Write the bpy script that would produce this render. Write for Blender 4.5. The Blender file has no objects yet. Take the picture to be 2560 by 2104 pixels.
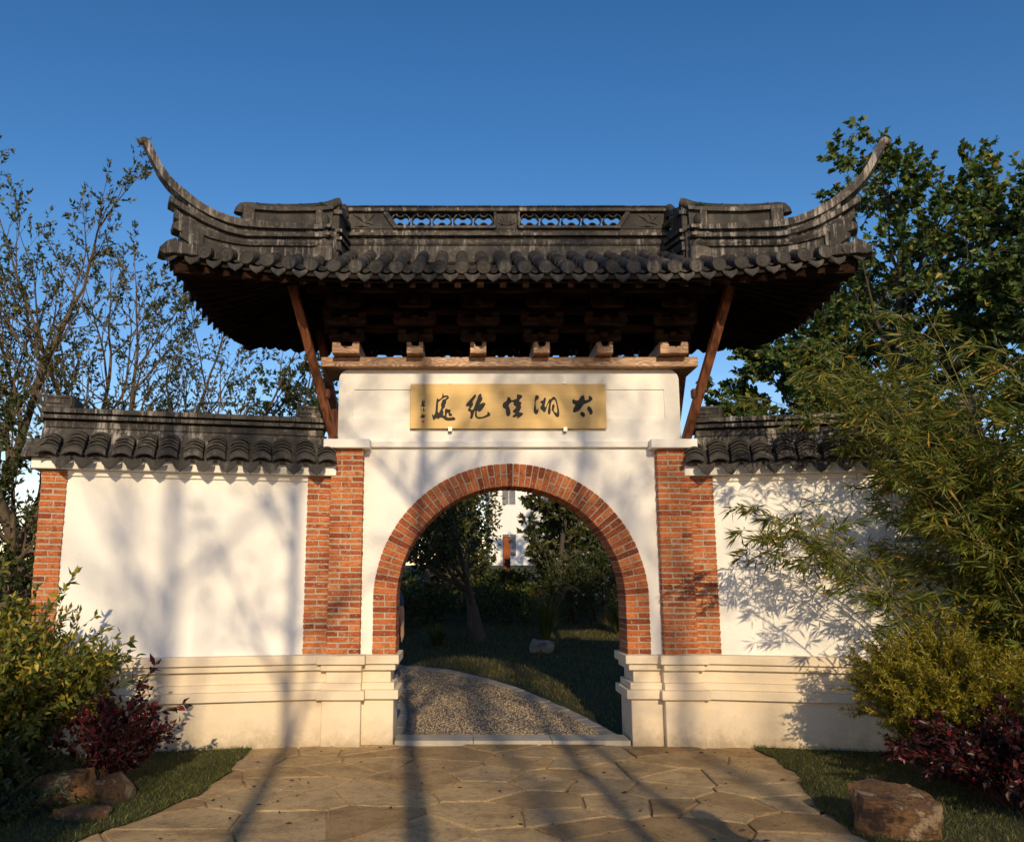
import bpy, bmesh, math, random
import numpy as np
from mathutils import Vector, Matrix
R = math.radians
random.seed(7)
RNG = np.random.default_rng(11)
SC = bpy.context.scene
COL = SC.collection

# ------------------------------------------------------------------ camera
cam = bpy.data.cameras.new('camera')
cam.sensor_width = 36.0
cam.sensor_fit = 'HORIZONTAL'
cam.lens = 36.0 * 2145.5 / 2560.0
cam.shift_x = 0.0484
cam.clip_start = 0.05
cam.clip_end = 2000
camo = bpy.data.objects.new('camera', cam)
COL.objects.link(camo)
camo.location = (-0.505, -9.1, 1.65)
camo.rotation_euler = (R(90 + 10.31), 0, 0)
SC.camera = camo

# ------------------------------------------------------------------ sky and sun
SUN_EL, SUN_AZ = 22.0, 174.6          # azimuth clockwise from +Y
w = bpy.data.worlds.new('World')
SC.world = w
w.use_nodes = True
nt = w.node_tree
bg = nt.nodes['Background']
sky = nt.nodes.new('ShaderNodeTexSky')
sky.sky_type = 'NISHITA'
sky.sun_disc = False
sky.sun_elevation = R(SUN_EL)
sky.sun_rotation = R(SUN_AZ)
sky.air_density = 1.0
sky.dust_density = 0.1
sky.ozone_density = 2.5
hs = nt.nodes.new('ShaderNodeHueSaturation')
hs.inputs['Saturation'].default_value = 1.3
nt.links.new(sky.outputs[0], hs.inputs['Color'])
tint = nt.nodes.new('ShaderNodeMix')
tint.data_type = 'RGBA'
tint.blend_type = 'MULTIPLY'
tint.inputs[0].default_value = 1.0
tint.inputs[7].default_value = (1.6, 1.06, 0.93, 1)
gm = nt.nodes.new('ShaderNodeGamma')
gm.inputs['Gamma'].default_value = 1.2
nt.links.new(hs.outputs[0], gm.inputs['Color'])
nt.links.new(gm.outputs[0], tint.inputs[6])
nt.links.new(tint.outputs[2], bg.inputs['Color'])
bg.inputs['Strength'].default_value = 0.108
sl = bpy.data.lights.new('sun', 'SUN')
sl.energy = 4.2
sl.angle = R(0.55)
sl.color = (1.0, 0.79, 0.50)
slo = bpy.data.objects.new('sun', sl)
COL.objects.link(slo)
sd = Vector((math.sin(R(SUN_AZ)) * math.cos(R(SUN_EL)), math.cos(R(SUN_AZ)) * math.cos(R(SUN_EL)), math.sin(R(SUN_EL))))
slo.rotation_euler = sd.to_track_quat('Z', 'Y').to_euler()
slo.location = (3, -20, 15)
SC.view_settings.view_transform = 'Standard'
SC.view_settings.look = 'None'
SC.view_settings.exposure = 0.0
SC.view_settings.gamma = 1.0

# ------------------------------------------------------------------ materials
def newmat(name):
    m = bpy.data.materials.new(name)
    m.use_nodes = True
    n = m.node_tree
    return m, n, n.nodes['Principled BSDF']

def ramp(nt_, fac, stops):
    r = nt_.nodes.new('ShaderNodeValToRGB')
    els = r.color_ramp.elements
    while len(els) < len(stops):
        els.new(0.5)
    for e, (p, c) in zip(els, stops):
        e.position = p
        e.color = (*c, 1) if len(c) == 3 else c
    nt_.links.new(fac, r.inputs[0])
    return r.outputs[0]

def noise(nt_, scale, detail=4, rough=0.6, coord='World', stretch=None):
    if coord == 'World':
        src = nt_.nodes.new('ShaderNodeNewGeometry').outputs['Position']
    else:
        src = nt_.nodes.new('ShaderNodeTexCoord').outputs[coord]
    if stretch:
        mp = nt_.nodes.new('ShaderNodeMapping')
        mp.inputs['Scale'].default_value = stretch
        nt_.links.new(src, mp.inputs['Vector'])
        src = mp.outputs[0]
    t = nt_.nodes.new('ShaderNodeTexNoise')
    t.inputs['Scale'].default_value = scale
    t.inputs['Detail'].default_value = detail
    t.inputs['Roughness'].default_value = rough
    nt_.links.new(src, t.inputs['Vector'])
    return t.outputs['Fac']

def mix(nt_, a, b, fac, mode='MIX'):
    m = nt_.nodes.new('ShaderNodeMix')
    m.data_type = 'RGBA'
    m.blend_type = mode
    for sock, v in ((m.inputs[0], fac), (m.inputs[6], a), (m.inputs[7], b)):
        if isinstance(v, (tuple, list)):
            sock.default_value = (*v, 1) if len(v) == 3 else v
        elif isinstance(v, (int, float)):
            sock.default_value = v
        else:
            nt_.links.new(v, sock)
    return m.outputs[2]

def bump(nt_, bsdf, h, strength=0.4, dist=0.01):
    b = nt_.nodes.new('ShaderNodeBump')
    b.inputs['Strength'].default_value = strength
    b.inputs['Distance'].default_value = dist
    nt_.links.new(h, b.inputs['Height'])
    nt_.links.new(b.outputs[0], bsdf.inputs['Normal'])

def objrand(nt_):
    return nt_.nodes.new('ShaderNodeObjectInfo').outputs['Random']

def geocoord(nt_):
    return nt_.nodes.new('ShaderNodeNewGeometry').outputs['Position']

def m_plaster(name, base, dirt, amount=0.35, rough=0.85):
    m, n, b = newmat(name)
    f1 = noise(n, 1.3, 5, 0.65)
    f2 = noise(n, 3.0, 5, 0.7, stretch=(6, 6, 0.5))
    c = mix(n, base, dirt, ramp(n, f1, [(0.45, (0, 0, 0)), (0.8, (amount,) * 3)]))
    c = mix(n, c, dirt, ramp(n, f2, [(0.58, (0, 0, 0)), (0.85, (amount * 0.7,) * 3)]))
    n.links.new(c, b.inputs['Base Color'])
    b.inputs['Roughness'].default_value = rough
    b.inputs['Specular IOR Level'].default_value = 0.2
    g = n.nodes.new('ShaderNodeNewGeometry'); sx = n.nodes.new('ShaderNodeSeparateXYZ'); n.links.new(g.outputs['Position'], sx.inputs[0])
    ad = n.nodes.new('ShaderNodeMath'); ad.operation = 'MULTIPLY_ADD'; ad.inputs[1].default_value = 0.5
    n.links.new(noise(n, 7, 6, 0.75), ad.inputs[0]); n.links.new(sx.outputs['Z'], ad.inputs[2])
    c = mix(n, c, (0.33, 0.25, 0.15), ramp(n, ad.outputs[0], [(0.22, (0.75, 0.75, 0.75)), (0.40, (0.15, 0.15, 0.15)), (0.55, (0, 0, 0))]))
    c = mix(n, c, dirt, ramp(n, noise(n, 34, 5, 0.8), [(0.62, (0, 0, 0)), (0.74, (amount, amount, amount))]))
    n.links.new(c, b.inputs['Base Color'])
    bump(n, b, mix(n, noise(n, 26, 6, 0.65), noise(n, 2.5, 3, 0.5), 0.5), 0.4, 0.02)
    return m

M = {}
M['plaster'] = m_plaster('white_plaster', (0.81, 0.785, 0.735), (0.70, 0.65, 0.57), 0.35)
M['plinth'] = m_plaster('cream_stone', (0.74, 0.625, 0.465), (0.48, 0.38, 0.25), 0.5)
M['housewall'] = m_plaster('house_wall', (0.80, 0.78, 0.75), (0.6, 0.58, 0.55), 0.3)

def m_brick():
    m, n, b = newmat('red_brick')
    r = objrand(n)
    c = ramp(n, r, [(0.0, (0.20, 0.045, 0.02)), (0.12, (0.30, 0.065, 0.026)), (0.28, (0.41, 0.105, 0.034)), (0.6, (0.50, 0.145, 0.045)), (0.85, (0.56, 0.19, 0.062)), (1.0, (0.33, 0.075, 0.03))])
    f = noise(n, 17, 7, 0.75)
    c = mix(n, c, (0.15, 0.045, 0.022), ramp(n, f, [(0.48, (0, 0, 0)), (0.66, (0.8, 0.8, 0.8))]))
    f3 = noise(n, 44, 4, 0.6)
    c = mix(n, c, (0.55, 0.44, 0.33), ramp(n, f3, [(0.56, (0, 0, 0)), (0.70, (0.65, 0.65, 0.65))]))
    n.links.new(c, b.inputs['Base Color'])
    b.inputs['Roughness'].default_value = 0.9
    b.inputs['Specular IOR Level'].default_value = 0.15
    bump(n, b, noise(n, 70, 5, 0.7), 0.6, 0.012)
    return m
M['brick'] = m_brick()

def m_simple(name, c1, c2, scale=8, rough=0.85, bstr=0.3, bscale=40, stretch=None, spec=0.3, bd=0.01, rnd=0.0):
    m, n, b = newmat(name)
    c = ramp(n, noise(n, scale, 5, 0.65, stretch=stretch), [(0.3, c1), (0.7, c2)])
    if rnd:
        c = mix(n, c, mix(n, (0.45, 0.45, 0.45), (1.0, 1.0, 1.0), objrand(n)), rnd, 'MULTIPLY')
    n.links.new(c, b.inputs['Base Color'])
    b.inputs['Roughness'].default_value = rough
    b.inputs['Specular IOR Level'].default_value = spec
    if bstr:
        bump(n, b, noise(n, bscale, 5, 0.65, stretch=stretch), bstr, bd)
    return m
M['mortar'] = m_simple('lime_mortar', (0.33, 0.265, 0.185), (0.46, 0.385, 0.285), 30, 0.95, 0.6, 90)

def m_tile(name, stains, base=(0.022, 0.0205, 0.019), hi=(0.074, 0.069, 0.063)):
    m, n, b = newmat(name)
    c = ramp(n, noise(n, 9, 6, 0.7), [(0.25, base), (0.8, hi)])
    c = mix(n, c, mix(n, (0.55, 0.52, 0.48), (1.15, 1.1, 1.05), objrand(n)), 0.75, 'MULTIPLY')
    if stains:
        g = noise(n, 2.6, 5, 0.75, stretch=(5.5, 5.5, 0.55))
        g2 = noise(n, 1.7, 3, 0.6)
        k = mix(n, (0, 0, 0), ramp(n, g, [(0.51, (0, 0, 0)), (0.63, (stains,) * 3)]), ramp(n, g2, [(0.44, (0, 0, 0)), (0.56, (1, 1, 1))]))
        c = mix(n, c, (0.52, 0.47, 0.42), k)
        f3 = noise(n, 17, 6, 0.75)
        c = mix(n, c, (0.26, 0.22, 0.19), ramp(n, f3, [(0.54, (0, 0, 0)), (0.66, (stains * 0.75,) * 3)]))
    n.links.new(c, b.inputs['Base Color'])
    b.inputs['Roughness'].default_value = 0.72
    b.inputs['Specular IOR Level'].default_value = 0.32
    bump(n, b, noise(n, 38, 6, 0.7), 0.5, 0.012)
    return m
M['tile'] = m_tile('grey_clay_tile', 0.16)
M['ridge'] = m_tile('weathered_ridge', 0.62)
M['edge'] = m_tile('pale_mortar_edge', 0.8, (0.028, 0.025, 0.023), (0.12, 0.108, 0.095))

def m_wood(name, ca, cb, ring=14, stretch=(0.35, 5, 5), rough=0.55, spec=0.45):
    m, n, b = newmat(name)
    tc = n.nodes.new('ShaderNodeTexCoord')
    mp = n.nodes.new('ShaderNodeMapping')
    mp.inputs['Scale'].default_value = stretch
    n.links.new(tc.outputs['Object'], mp.inputs['Vector'])
    wv = n.nodes.new('ShaderNodeTexNoise')
    wv.inputs['Scale'].default_value = 2.4
    wv.inputs['Detail'].default_value = 2
    n.links.new(mp.outputs[0], wv.inputs['Vector'])
    mt = n.nodes.new('ShaderNodeMath'); mt.operation = 'MULTIPLY'; mt.inputs[1].default_value = ring
    n.links.new(wv.outputs['Fac'], mt.inputs[0])
    fr = n.nodes.new('ShaderNodeMath'); fr.operation = 'PINGPONG'; fr.inputs[1].default_value = 1.0
    n.links.new(mt.outputs[0], fr.inputs[0])
    c = ramp(n, fr.outputs[0], [(0.0, ca), (0.45, tuple((x + y) / 2 for x, y in zip(ca, cb))), (0.8, cb)])
    n.links.new(c, b.inputs['Base Color'])
    b.inputs['Roughness'].default_value = rough
    b.inputs['Specular IOR Level'].default_value = spec
    bump(n, b, fr.outputs[0], 0.25, 0.004)
    return m
M['beamwood'] = m_wood('grained_beam_wood', (0.11, 0.04, 0.016), (0.44, 0.235, 0.11), 34, (0.75, 3.2, 4.2), 0.42)
M['wood'] = m_wood('reddish_wood', (0.062, 0.021, 0.009), (0.19, 0.064, 0.025), 9, (3, 3, 0.6), 0.6, 0.2)
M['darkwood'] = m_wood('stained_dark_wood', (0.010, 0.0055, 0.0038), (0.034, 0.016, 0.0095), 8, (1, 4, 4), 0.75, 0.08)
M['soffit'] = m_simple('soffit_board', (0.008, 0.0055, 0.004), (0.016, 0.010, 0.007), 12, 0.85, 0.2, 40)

def m_metal(name, c, rough, metal):
    m, n, b = newmat(name)
    f = noise(n, 6, 3, 0.5, stretch=(0.6, 1, 9))
    cc = mix(n, c, tuple(x * 0.8 for x in c), f)
    n.links.new(cc, b.inputs['Base Color'])
    b.inputs['Roughness'].default_value = rough
    b.inputs['Metallic'].default_value = metal
    return m
M['gold'] = m_metal('brushed_gold_panel', (0.60, 0.40, 0.145), 0.55, 0.15)
M['clip'] = m_metal('steel_clip', (0.30, 0.28, 0.25), 0.35, 0.9)
M['ink'] = m_simple('black_ink', (0.008, 0.007, 0.007), (0.014, 0.012, 0.012), 20, 0.6, 0)
M['seal'] = m_simple('red_seal', (0.60, 0.03, 0.025), (0.75, 0.09, 0.07), 120, 0.6, 0)

def m_flag():
    m, n, b = newmat('tan_flagstone')
    r = objrand(n)
    c = ramp(n, r, [(0, (0.44, 0.29, 0.14)), (0.35, (0.56, 0.385, 0.19)), (0.7, (0.63, 0.45, 0.235)), (1, (0.53, 0.39, 0.22))])
    c = mix(n, c, (0.17, 0.105, 0.05), ramp(n, noise(n, 2.2, 8, 0.75), [(0.46, (0, 0, 0)), (0.70, (0.75, 0.75, 0.75))]))
    c = mix(n, c, (0.13, 0.085, 0.04), ramp(n, noise(n, 16, 6, 0.8), [(0.54, (0, 0, 0)), (0.68, (0.8, 0.8, 0.8))]))
    c = mix(n, c, (0.56, 0.47, 0.33), ramp(n, noise(n, 24, 6, 0.8), [(0.57, (0, 0, 0)), (0.70, (0.75, 0.75, 0.75))]))
    n.links.new(c, b.inputs['Base Color'])
    b.inputs['Roughness'].default_value = 0.9
    b.inputs['Specular IOR Level'].default_value = 0.2
    h = mix(n, noise(n, 6, 8, 0.7), noise(n, 40, 6, 0.75), 0.4)
    bump(n, b, h, 1.0, 0.07)
    return m
M['flag'] = m_flag()
M['joint'] = m_simple('sandy_joint', (0.24, 0.16, 0.08), (0.46, 0.33, 0.18), 3, 0.95, 0.6, 60)
M['slab'] = m_simple('threshold_stone', (0.36, 0.32, 0.25), (0.46, 0.41, 0.33), 7, 0.85, 0.4, 60)
M['kerb'] = m_simple('kerb_stone', (0.27, 0.24, 0.20), (0.38, 0.34, 0.28), 9, 0.9, 0.4, 50, rnd=0.5)

def m_gravel():
    m, n, b = newmat('washed_pebble')
    tc = n.nodes.new('ShaderNodeTexCoord')
    v = n.nodes.new('ShaderNodeTexVoronoi')
    v.inputs['Scale'].default_value = 55
    n.links.new(tc.outputs['Object'], v.inputs['Vector'])
    c = ramp(n, v.outputs['Color'], [(0, (0.17, 0.115, 0.065)), (0.6, (0.40, 0.285, 0.165)), (1, (0.58, 0.44, 0.27))])
    c = mix(n, c, (0.09, 0.08, 0.065), ramp(n, v.outputs['Distance'], [(0.35, (0, 0, 0)), (0.7, (1, 1, 1))]))
    n.links.new(c, b.inputs['Base Color'])
    b.inputs['Roughness'].default_value = 0.85
    inv = n.nodes.new('ShaderNodeMath'); inv.operation = 'SUBTRACT'; inv.inputs[0].default_value = 1
    n.links.new(v.outputs['Distance'], inv.inputs[1])
    bump(n, b, inv.outputs[0], 1.0, 0.02)
    return m
M['gravel'] = m_gravel()
M['pebble'] = m_simple('pebble', (0.22, 0.16, 0.095), (0.58, 0.45, 0.30), 33, 0.8, 0.2, 60)
M['soil'] = m_simple('lawn_soil', (0.028, 0.030, 0.010), (0.065, 0.055, 0.02), 5, 0.95, 0.6, 40)
M['ground'] = m_simple('grassy_ground', (0.024, 0.034, 0.010), (0.06, 0.058, 0.02), 1.2, 0.95, 0.6, 20)

def m_rock(name, cs):
    m, n, b = newmat(name)
    c = ramp(n, noise(n, 4.5, 7, 0.7), [(0.38, cs[0]), (0.46, cs[1]), (0.53, cs[2]), (0.60, cs[3])])
    n.links.new(c, b.inputs['Base Color'])
    b.inputs['Roughness'].default_value = 0.6
    bump(n, b, mix(n, noise(n, 11, 9, 0.8), noise(n, 5, 3, 0.6, stretch=(1, 1, 4)), 0.4), 1.0, 0.13)
    return m
M['rock'] = m_rock('ochre_rock', [(0.06, 0.03, 0.017), (0.30, 0.155, 0.055), (0.13, 0.06, 0.028), (0.46, 0.33, 0.20)])
M['greyrock'] = m_rock('pale_grey_rock', [(0.10, 0.09, 0.08), (0.26, 0.24, 0.20), (0.33, 0.30, 0.26), (0.42, 0.39, 0.34)])

def m_leaf(name, cols, trans=0.35, rough=0.45, tr_gain=1.2):
    m, n, b = newmat(name)
    g = n.nodes.new('ShaderNodeNewGeometry')
    stops = [(p, c) for p, c in cols]
    c = ramp(n, g.outputs['Random Per Island'], stops)
    n.links.new(c, b.inputs['Base Color'])
    b.inputs['Roughness'].default_value = rough
    b.inputs['Specular IOR Level'].default_value = 0.4
    t = n.nodes.new('ShaderNodeBsdfTranslucent')
    cc = mix(n, c, (1.0 * tr_gain, 0.95 * tr_gain, 0.45 * tr_gain), 1.0, 'MULTIPLY')
    n.links.new(cc, t.inputs['Color'])
    ms = n.nodes.new('ShaderNodeMixShader')
    ms.inputs[0].default_value = trans
    n.links.new(b.outputs[0], ms.inputs[1])
    n.links.new(t.outputs[0], ms.inputs[2])
    n.links.new(ms.outputs[0], n.nodes['Material Output'].inputs['Surface'])
    return m
M['leaf_thin'] = m_leaf('small_olive_leaf', [(0, (0.026, 0.042, 0.014)), (0.6, (0.060, 0.078, 0.022)), (0.9, (0.13, 0.12, 0.035)), (1, (0.26, 0.17, 0.045))])
M['leaf_tallow'] = m_leaf('broad_green_leaf', [(0, (0.034, 0.070, 0.020)), (0.6, (0.072, 0.125, 0.032)), (0.92, (0.15, 0.19, 0.045)), (1, (0.34, 0.25, 0.05))])
M['leaf_dark'] = m_leaf('dark_evergreen_leaf', [(0, (0.024, 0.040, 0.012)), (0.7, (0.058, 0.080, 0.022)), (1, (0.12, 0.13, 0.034))])
M['leaf_bamboo'] = m_leaf('bamboo_leaf', [(0, (0.050, 0.080, 0.014)), (0.5, (0.110, 0.148, 0.022)), (0.85, (0.20, 0.205, 0.032)), (0.96, (0.36, 0.27, 0.045)), (1, (0.60, 0.26, 0.035))], 0.4)
M['leaf_gold'] = m_leaf('gold_conifer_leaf', [(0, (0.12, 0.125, 0.012)), (0.6, (0.25, 0.22, 0.02)), (1, (0.42, 0.34, 0.035))], 0.35)
M['leaf_yellow'] = m_leaf('variegated_leaf', [(0, (0.06, 0.095, 0.016)), (0.5, (0.135, 0.165, 0.024)), (0.8, (0.30, 0.26, 0.035)), (1, (0.58, 0.42, 0.06))])
M['leaf_red'] = m_leaf('purple_red_leaf', [(0, (0.015, 0.007, 0.007)), (0.5, (0.032, 0.008, 0.010)), (0.85, (0.075, 0.010, 0.016)), (0.95, (0.20, 0.018, 0.032)), (1, (0.05, 0.055, 0.015))], 0.35, 0.4, 1.2)
M['leaf_juniper'] = m_leaf('juniper_leaf', [(0, (0.018, 0.035, 0.014)), (1, (0.045, 0.07, 0.026))], 0.2)
M['grass'] = m_leaf('grass_blade', [(0, (0.036, 0.058, 0.012)), (0.6, (0.075, 0.105, 0.020)), (0.9, (0.17, 0.15, 0.036)), (1, (0.28, 0.21, 0.07))], 0.3)
M['lawn'] = m_leaf('lawn_blade', [(0, (0.036, 0.048, 0.012)), (0.6, (0.095, 0.095, 0.020)), (0.9, (0.25, 0.17, 0.045)), (1, (0.36, 0.25, 0.08))], 0.3)
M['plume'] = m_leaf('dry_plume', [(0, (0.30, 0.20, 0.09)), (1, (0.50, 0.36, 0.19))], 0.4)
M['flower'] = m_leaf('pale_pink_petal', [(0, (0.55, 0.30, 0.45)), (1, (0.8, 0.7, 0.75))], 0.3)
M['bark'] = m_simple('brown_bark', (0.060, 0.042, 0.028), (0.15, 0.11, 0.075), 14, 0.9, 0.8, 30, stretch=(3, 3, 0.6), bd=0.02)
M['barkgrey'] = m_simple('grey_bark', (0.045, 0.036, 0.028), (0.11, 0.088, 0.066), 12, 0.9, 0.8, 30, stretch=(3, 3, 0.6), bd=0.02)
M['culm'] = m_simple('bamboo_culm', (0.13, 0.13, 0.035), (0.24, 0.20, 0.07), 6, 0.5, 0.1, 30, stretch=(4, 4, 1))
M['redstem'] = m_simple('dark_stem', (0.045, 0.02, 0.015), (0.09, 0.04, 0.03), 20, 0.8, 0)
M['rust'] = m_simple('rusty_steel', (0.13, 0.035, 0.012), (0.32, 0.095, 0.03), 6, 0.85, 0.5, 40)
M['glass'] = m_simple('window_glass', (0.12, 0.13, 0.15), (0.2, 0.21, 0.23), 2, 0.15, 0)
M['skin'] = m_simple('skin', (0.42, 0.24, 0.16), (0.50, 0.30, 0.21), 20, 0.55, 0)
M['cloth_blue'] = m_simple('blue_shirt', (0.035, 0.06, 0.12), (0.05, 0.085, 0.16), 30, 0.9, 0.3, 80)
M['cloth_dark'] = m_simple('dark_trousers', (0.012, 0.012, 0.015), (0.03, 0.03, 0.035), 30, 0.9, 0.3, 80)
M['hair'] = m_simple('black_hair', (0.006, 0.005, 0.005), (0.012, 0.01, 0.009), 40, 0.5, 0)
M['moss'] = m_leaf('tuft_leaf', [(0, (0.02, 0.09, 0.04)), (1, (0.05, 0.16, 0.07))], 0.2)

# ------------------------------------------------------------------ mesh helpers
class MB:
    def __init__(s):
        s.v = []; s.f = []
    def add(s, vs, fs):
        o = len(s.v)
        s.v.extend([tuple(p) for p in vs])
        s.f.extend([tuple(i + o for i in f) for f in fs])
        return s
    def box(s, x0, x1, y0, y1, z0, z1):
        if x0 > x1: x0, x1 = x1, x0
        if y0 > y1: y0, y1 = y1, y0
        if z0 > z1: z0, z1 = z1, z0
        return s.hexa([(x0, y0, z0), (x1, y0, z0), (x1, y1, z0), (x0, y1, z0), (x0, y0, z1), (x1, y0, z1), (x1, y1, z1), (x0, y1, z1)])
    def hexa(s, p):
        return s.add(p, [(3, 2, 1, 0), (4, 5, 6, 7), (0, 1, 5, 4), (1, 2, 6, 5), (2, 3, 7, 6), (3, 0, 4, 7)])
    def prism(s, pts, vec):
        n = len(pts)
        p2 = [tuple(a + b for a, b in zip(p, vec)) for p in pts]
        fs = [tuple(range(n)), tuple(range(2 * n - 1, n - 1, -1))]
        fs += [(i, i + n, (i + 1) % n + n, (i + 1) % n) for i in range(n)]
        return s.add(list(pts) + p2, fs)
    def tube(s, pts, rad, n=6, cap=True):
        pts = [Vector(p) for p in pts]
        if not isinstance(rad, (list, tuple)): rad = [rad] * len(pts)
        vs, fs = [], []
        up = Vector((0, 0, 1))
        prev = None
        for i, p in enumerate(pts):
            d = (pts[min(i + 1, len(pts) - 1)] - pts[max(i - 1, 0)])
            d = d.normalized() if d.length > 1e-9 else Vector((0, 0, 1))
            a = prev if prev is not None else (Vector((1, 0, 0)) if abs(d.x) < 0.8 else Vector((0, 1, 0)))
            a = (a - d * a.dot(d)).normalized()
            prev = a
            b = d.cross(a)
            for k in range(n):
                t = 2 * math.pi * k / n
                vs.append(p + (a * math.cos(t) + b * math.sin(t)) * rad[i])
        for i in range(len(pts) - 1):
            for k in range(n):
                k2 = (k + 1) % n
                fs.append((i * n + k, i * n + k2, (i + 1) * n + k2, (i + 1) * n + k))
        if cap:
            fs.append(tuple(range(n - 1, -1, -1)))
            fs.append(tuple(range((len(pts) - 1) * n, len(pts) * n)))
        return s.add(vs, fs)
    def beam(s, a, b, wd, ht, up=(0, 0, 1)):
        a, b = Vector(a), Vector(b)
        d = (b - a).normalized()
        side = d.cross(Vector(up)).normalized()
        u = side.cross(d).normalized()
        p = []
        for q in (a, b):
            p += [q - side * wd / 2 - u * ht / 2, q + side * wd / 2 - u * ht / 2, q + side * wd / 2 + u * ht / 2, q - side * wd / 2 + u * ht / 2]
        return s.add(p, [(0, 1, 2, 3), (7, 6, 5, 4), (0, 4, 5, 1), (1, 5, 6, 2), (2, 6, 7, 3), (3, 7, 4, 0)])
    def mesh(s, name, bevel=0, smooth=None):
        me = bpy.data.meshes.new(name)
        me.from_pydata(s.v, [], s.f)
        bm = bmesh.new(); bm.from_mesh(me)
        bmesh.ops.recalc_face_normals(bm, faces=bm.faces)
        if bevel:
            es = [e for e in bm.edges if len(e.link_faces) == 2 and e.calc_face_angle(0) > 0.6]
            bmesh.ops.bevel(bm, geom=es, offset=bevel, offset_type='OFFSET', segments=1, profile=0.7, affect='EDGES')
        bm.to_mesh(me); bm.free()
        if smooth:
            me.polygons.foreach_set('use_smooth', [True] * len(me.polygons))
            me.set_sharp_from_angle(angle=R(smooth))
        me.update()
        return me
    def build(s, name, mat, parent=None, bevel=0, smooth=None):
        return put(name, s.mesh(name, bevel, smooth), mat, parent)

def put(name, me, mat, parent=None, loc=None, rot=None, scale=None):
    if mat is not None and len(me.materials) == 0:
        me.materials.append(M[mat] if isinstance(mat, str) else mat)
    o = bpy.data.objects.new(name, me)
    COL.objects.link(o)
    if parent is not None: o.parent = parent
    if loc is not None: o.location = loc
    if rot is not None: o.rotation_euler = rot
    if scale is not None: o.scale = scale
    return o

def thing(name, label, cat, loc=(0, 0, 0), rz=0, group=None):
    o = bpy.data.objects.new(name, None)
    COL.objects.link(o)
    o.empty_display_size = 0.2
    o.location = loc
    o.rotation_euler = (0, 0, rz)
    return tag(o, label, cat, group)

def tag(o, label, cat, group=None):
    o['label'] = label; o['category'] = cat
    if group: o['group'] = group
    return o

def struct(o):
    o['kind'] = 'structure'; return o

def stuff(o, label=None, cat=None):
    o['kind'] = 'stuff'
    if label: o['label'] = label
    if cat: o['category'] = cat
    return o

def lerp_curve(pts, x):
    if x <= pts[0][0]: return pts[0][1]
    for (a, b), (c, d) in zip(pts, pts[1:]):
        if x <= c:
            t = (x - a) / (c - a)
            return b + (d - b) * t
    return pts[-1][1]

def ground_z(y):
    if y < 0.5: return 0.0
    return min(0.08 * (y - 0.5), 2.2)

# ------------------------------------------------------------------ ground and paving
def grid_ground():
    xs = np.concatenate([np.linspace(-300, -14, 8), np.linspace(-12, 12, 49), np.linspace(14, 300, 8)])
    ys = np.concatenate([np.linspace(-300, -24, 6), np.linspace(-22, 0.5, 16), np.linspace(1, 30, 40), np.linspace(34, 600, 8)])
    V = [(x, y, ground_z(y) - 0.035) for y in ys for x in xs]
    nx = len(xs)
    F = [(j * nx + i, j * nx + i + 1, (j + 1) * nx + i + 1, (j + 1) * nx + i) for j in range(len(ys) - 1) for i in range(nx - 1)]
    return MB().add(V, F).build('ground', 'ground')
struct(grid_ground())

pave = MB().add([(-5.2, -9.9, -0.018), (3.6, -9.9, -0.018), (3.4, 0.1, -0.018), (-3.2, 0.1, -0.018)], [(0, 1, 2, 3)]).build('paving', 'joint')
struct(pave)

def clip_poly(poly, p, nrm):
    out = []
    for i in range(len(poly)):
        a, b = poly[i], poly[(i + 1) % len(poly)]
        da = (a[0] - p[0]) * nrm[0] + (a[1] - p[1]) * nrm[1]
        db = (b[0] - p[0]) * nrm[0] + (b[1] - p[1]) * nrm[1]
        if da <= 0: out.append(a)
        if da * db < 0:
            t = da / (da - db)
            out.append((a[0] + (b[0] - a[0]) * t, a[1] + (b[1] - a[1]) * t))
    return out

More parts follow.
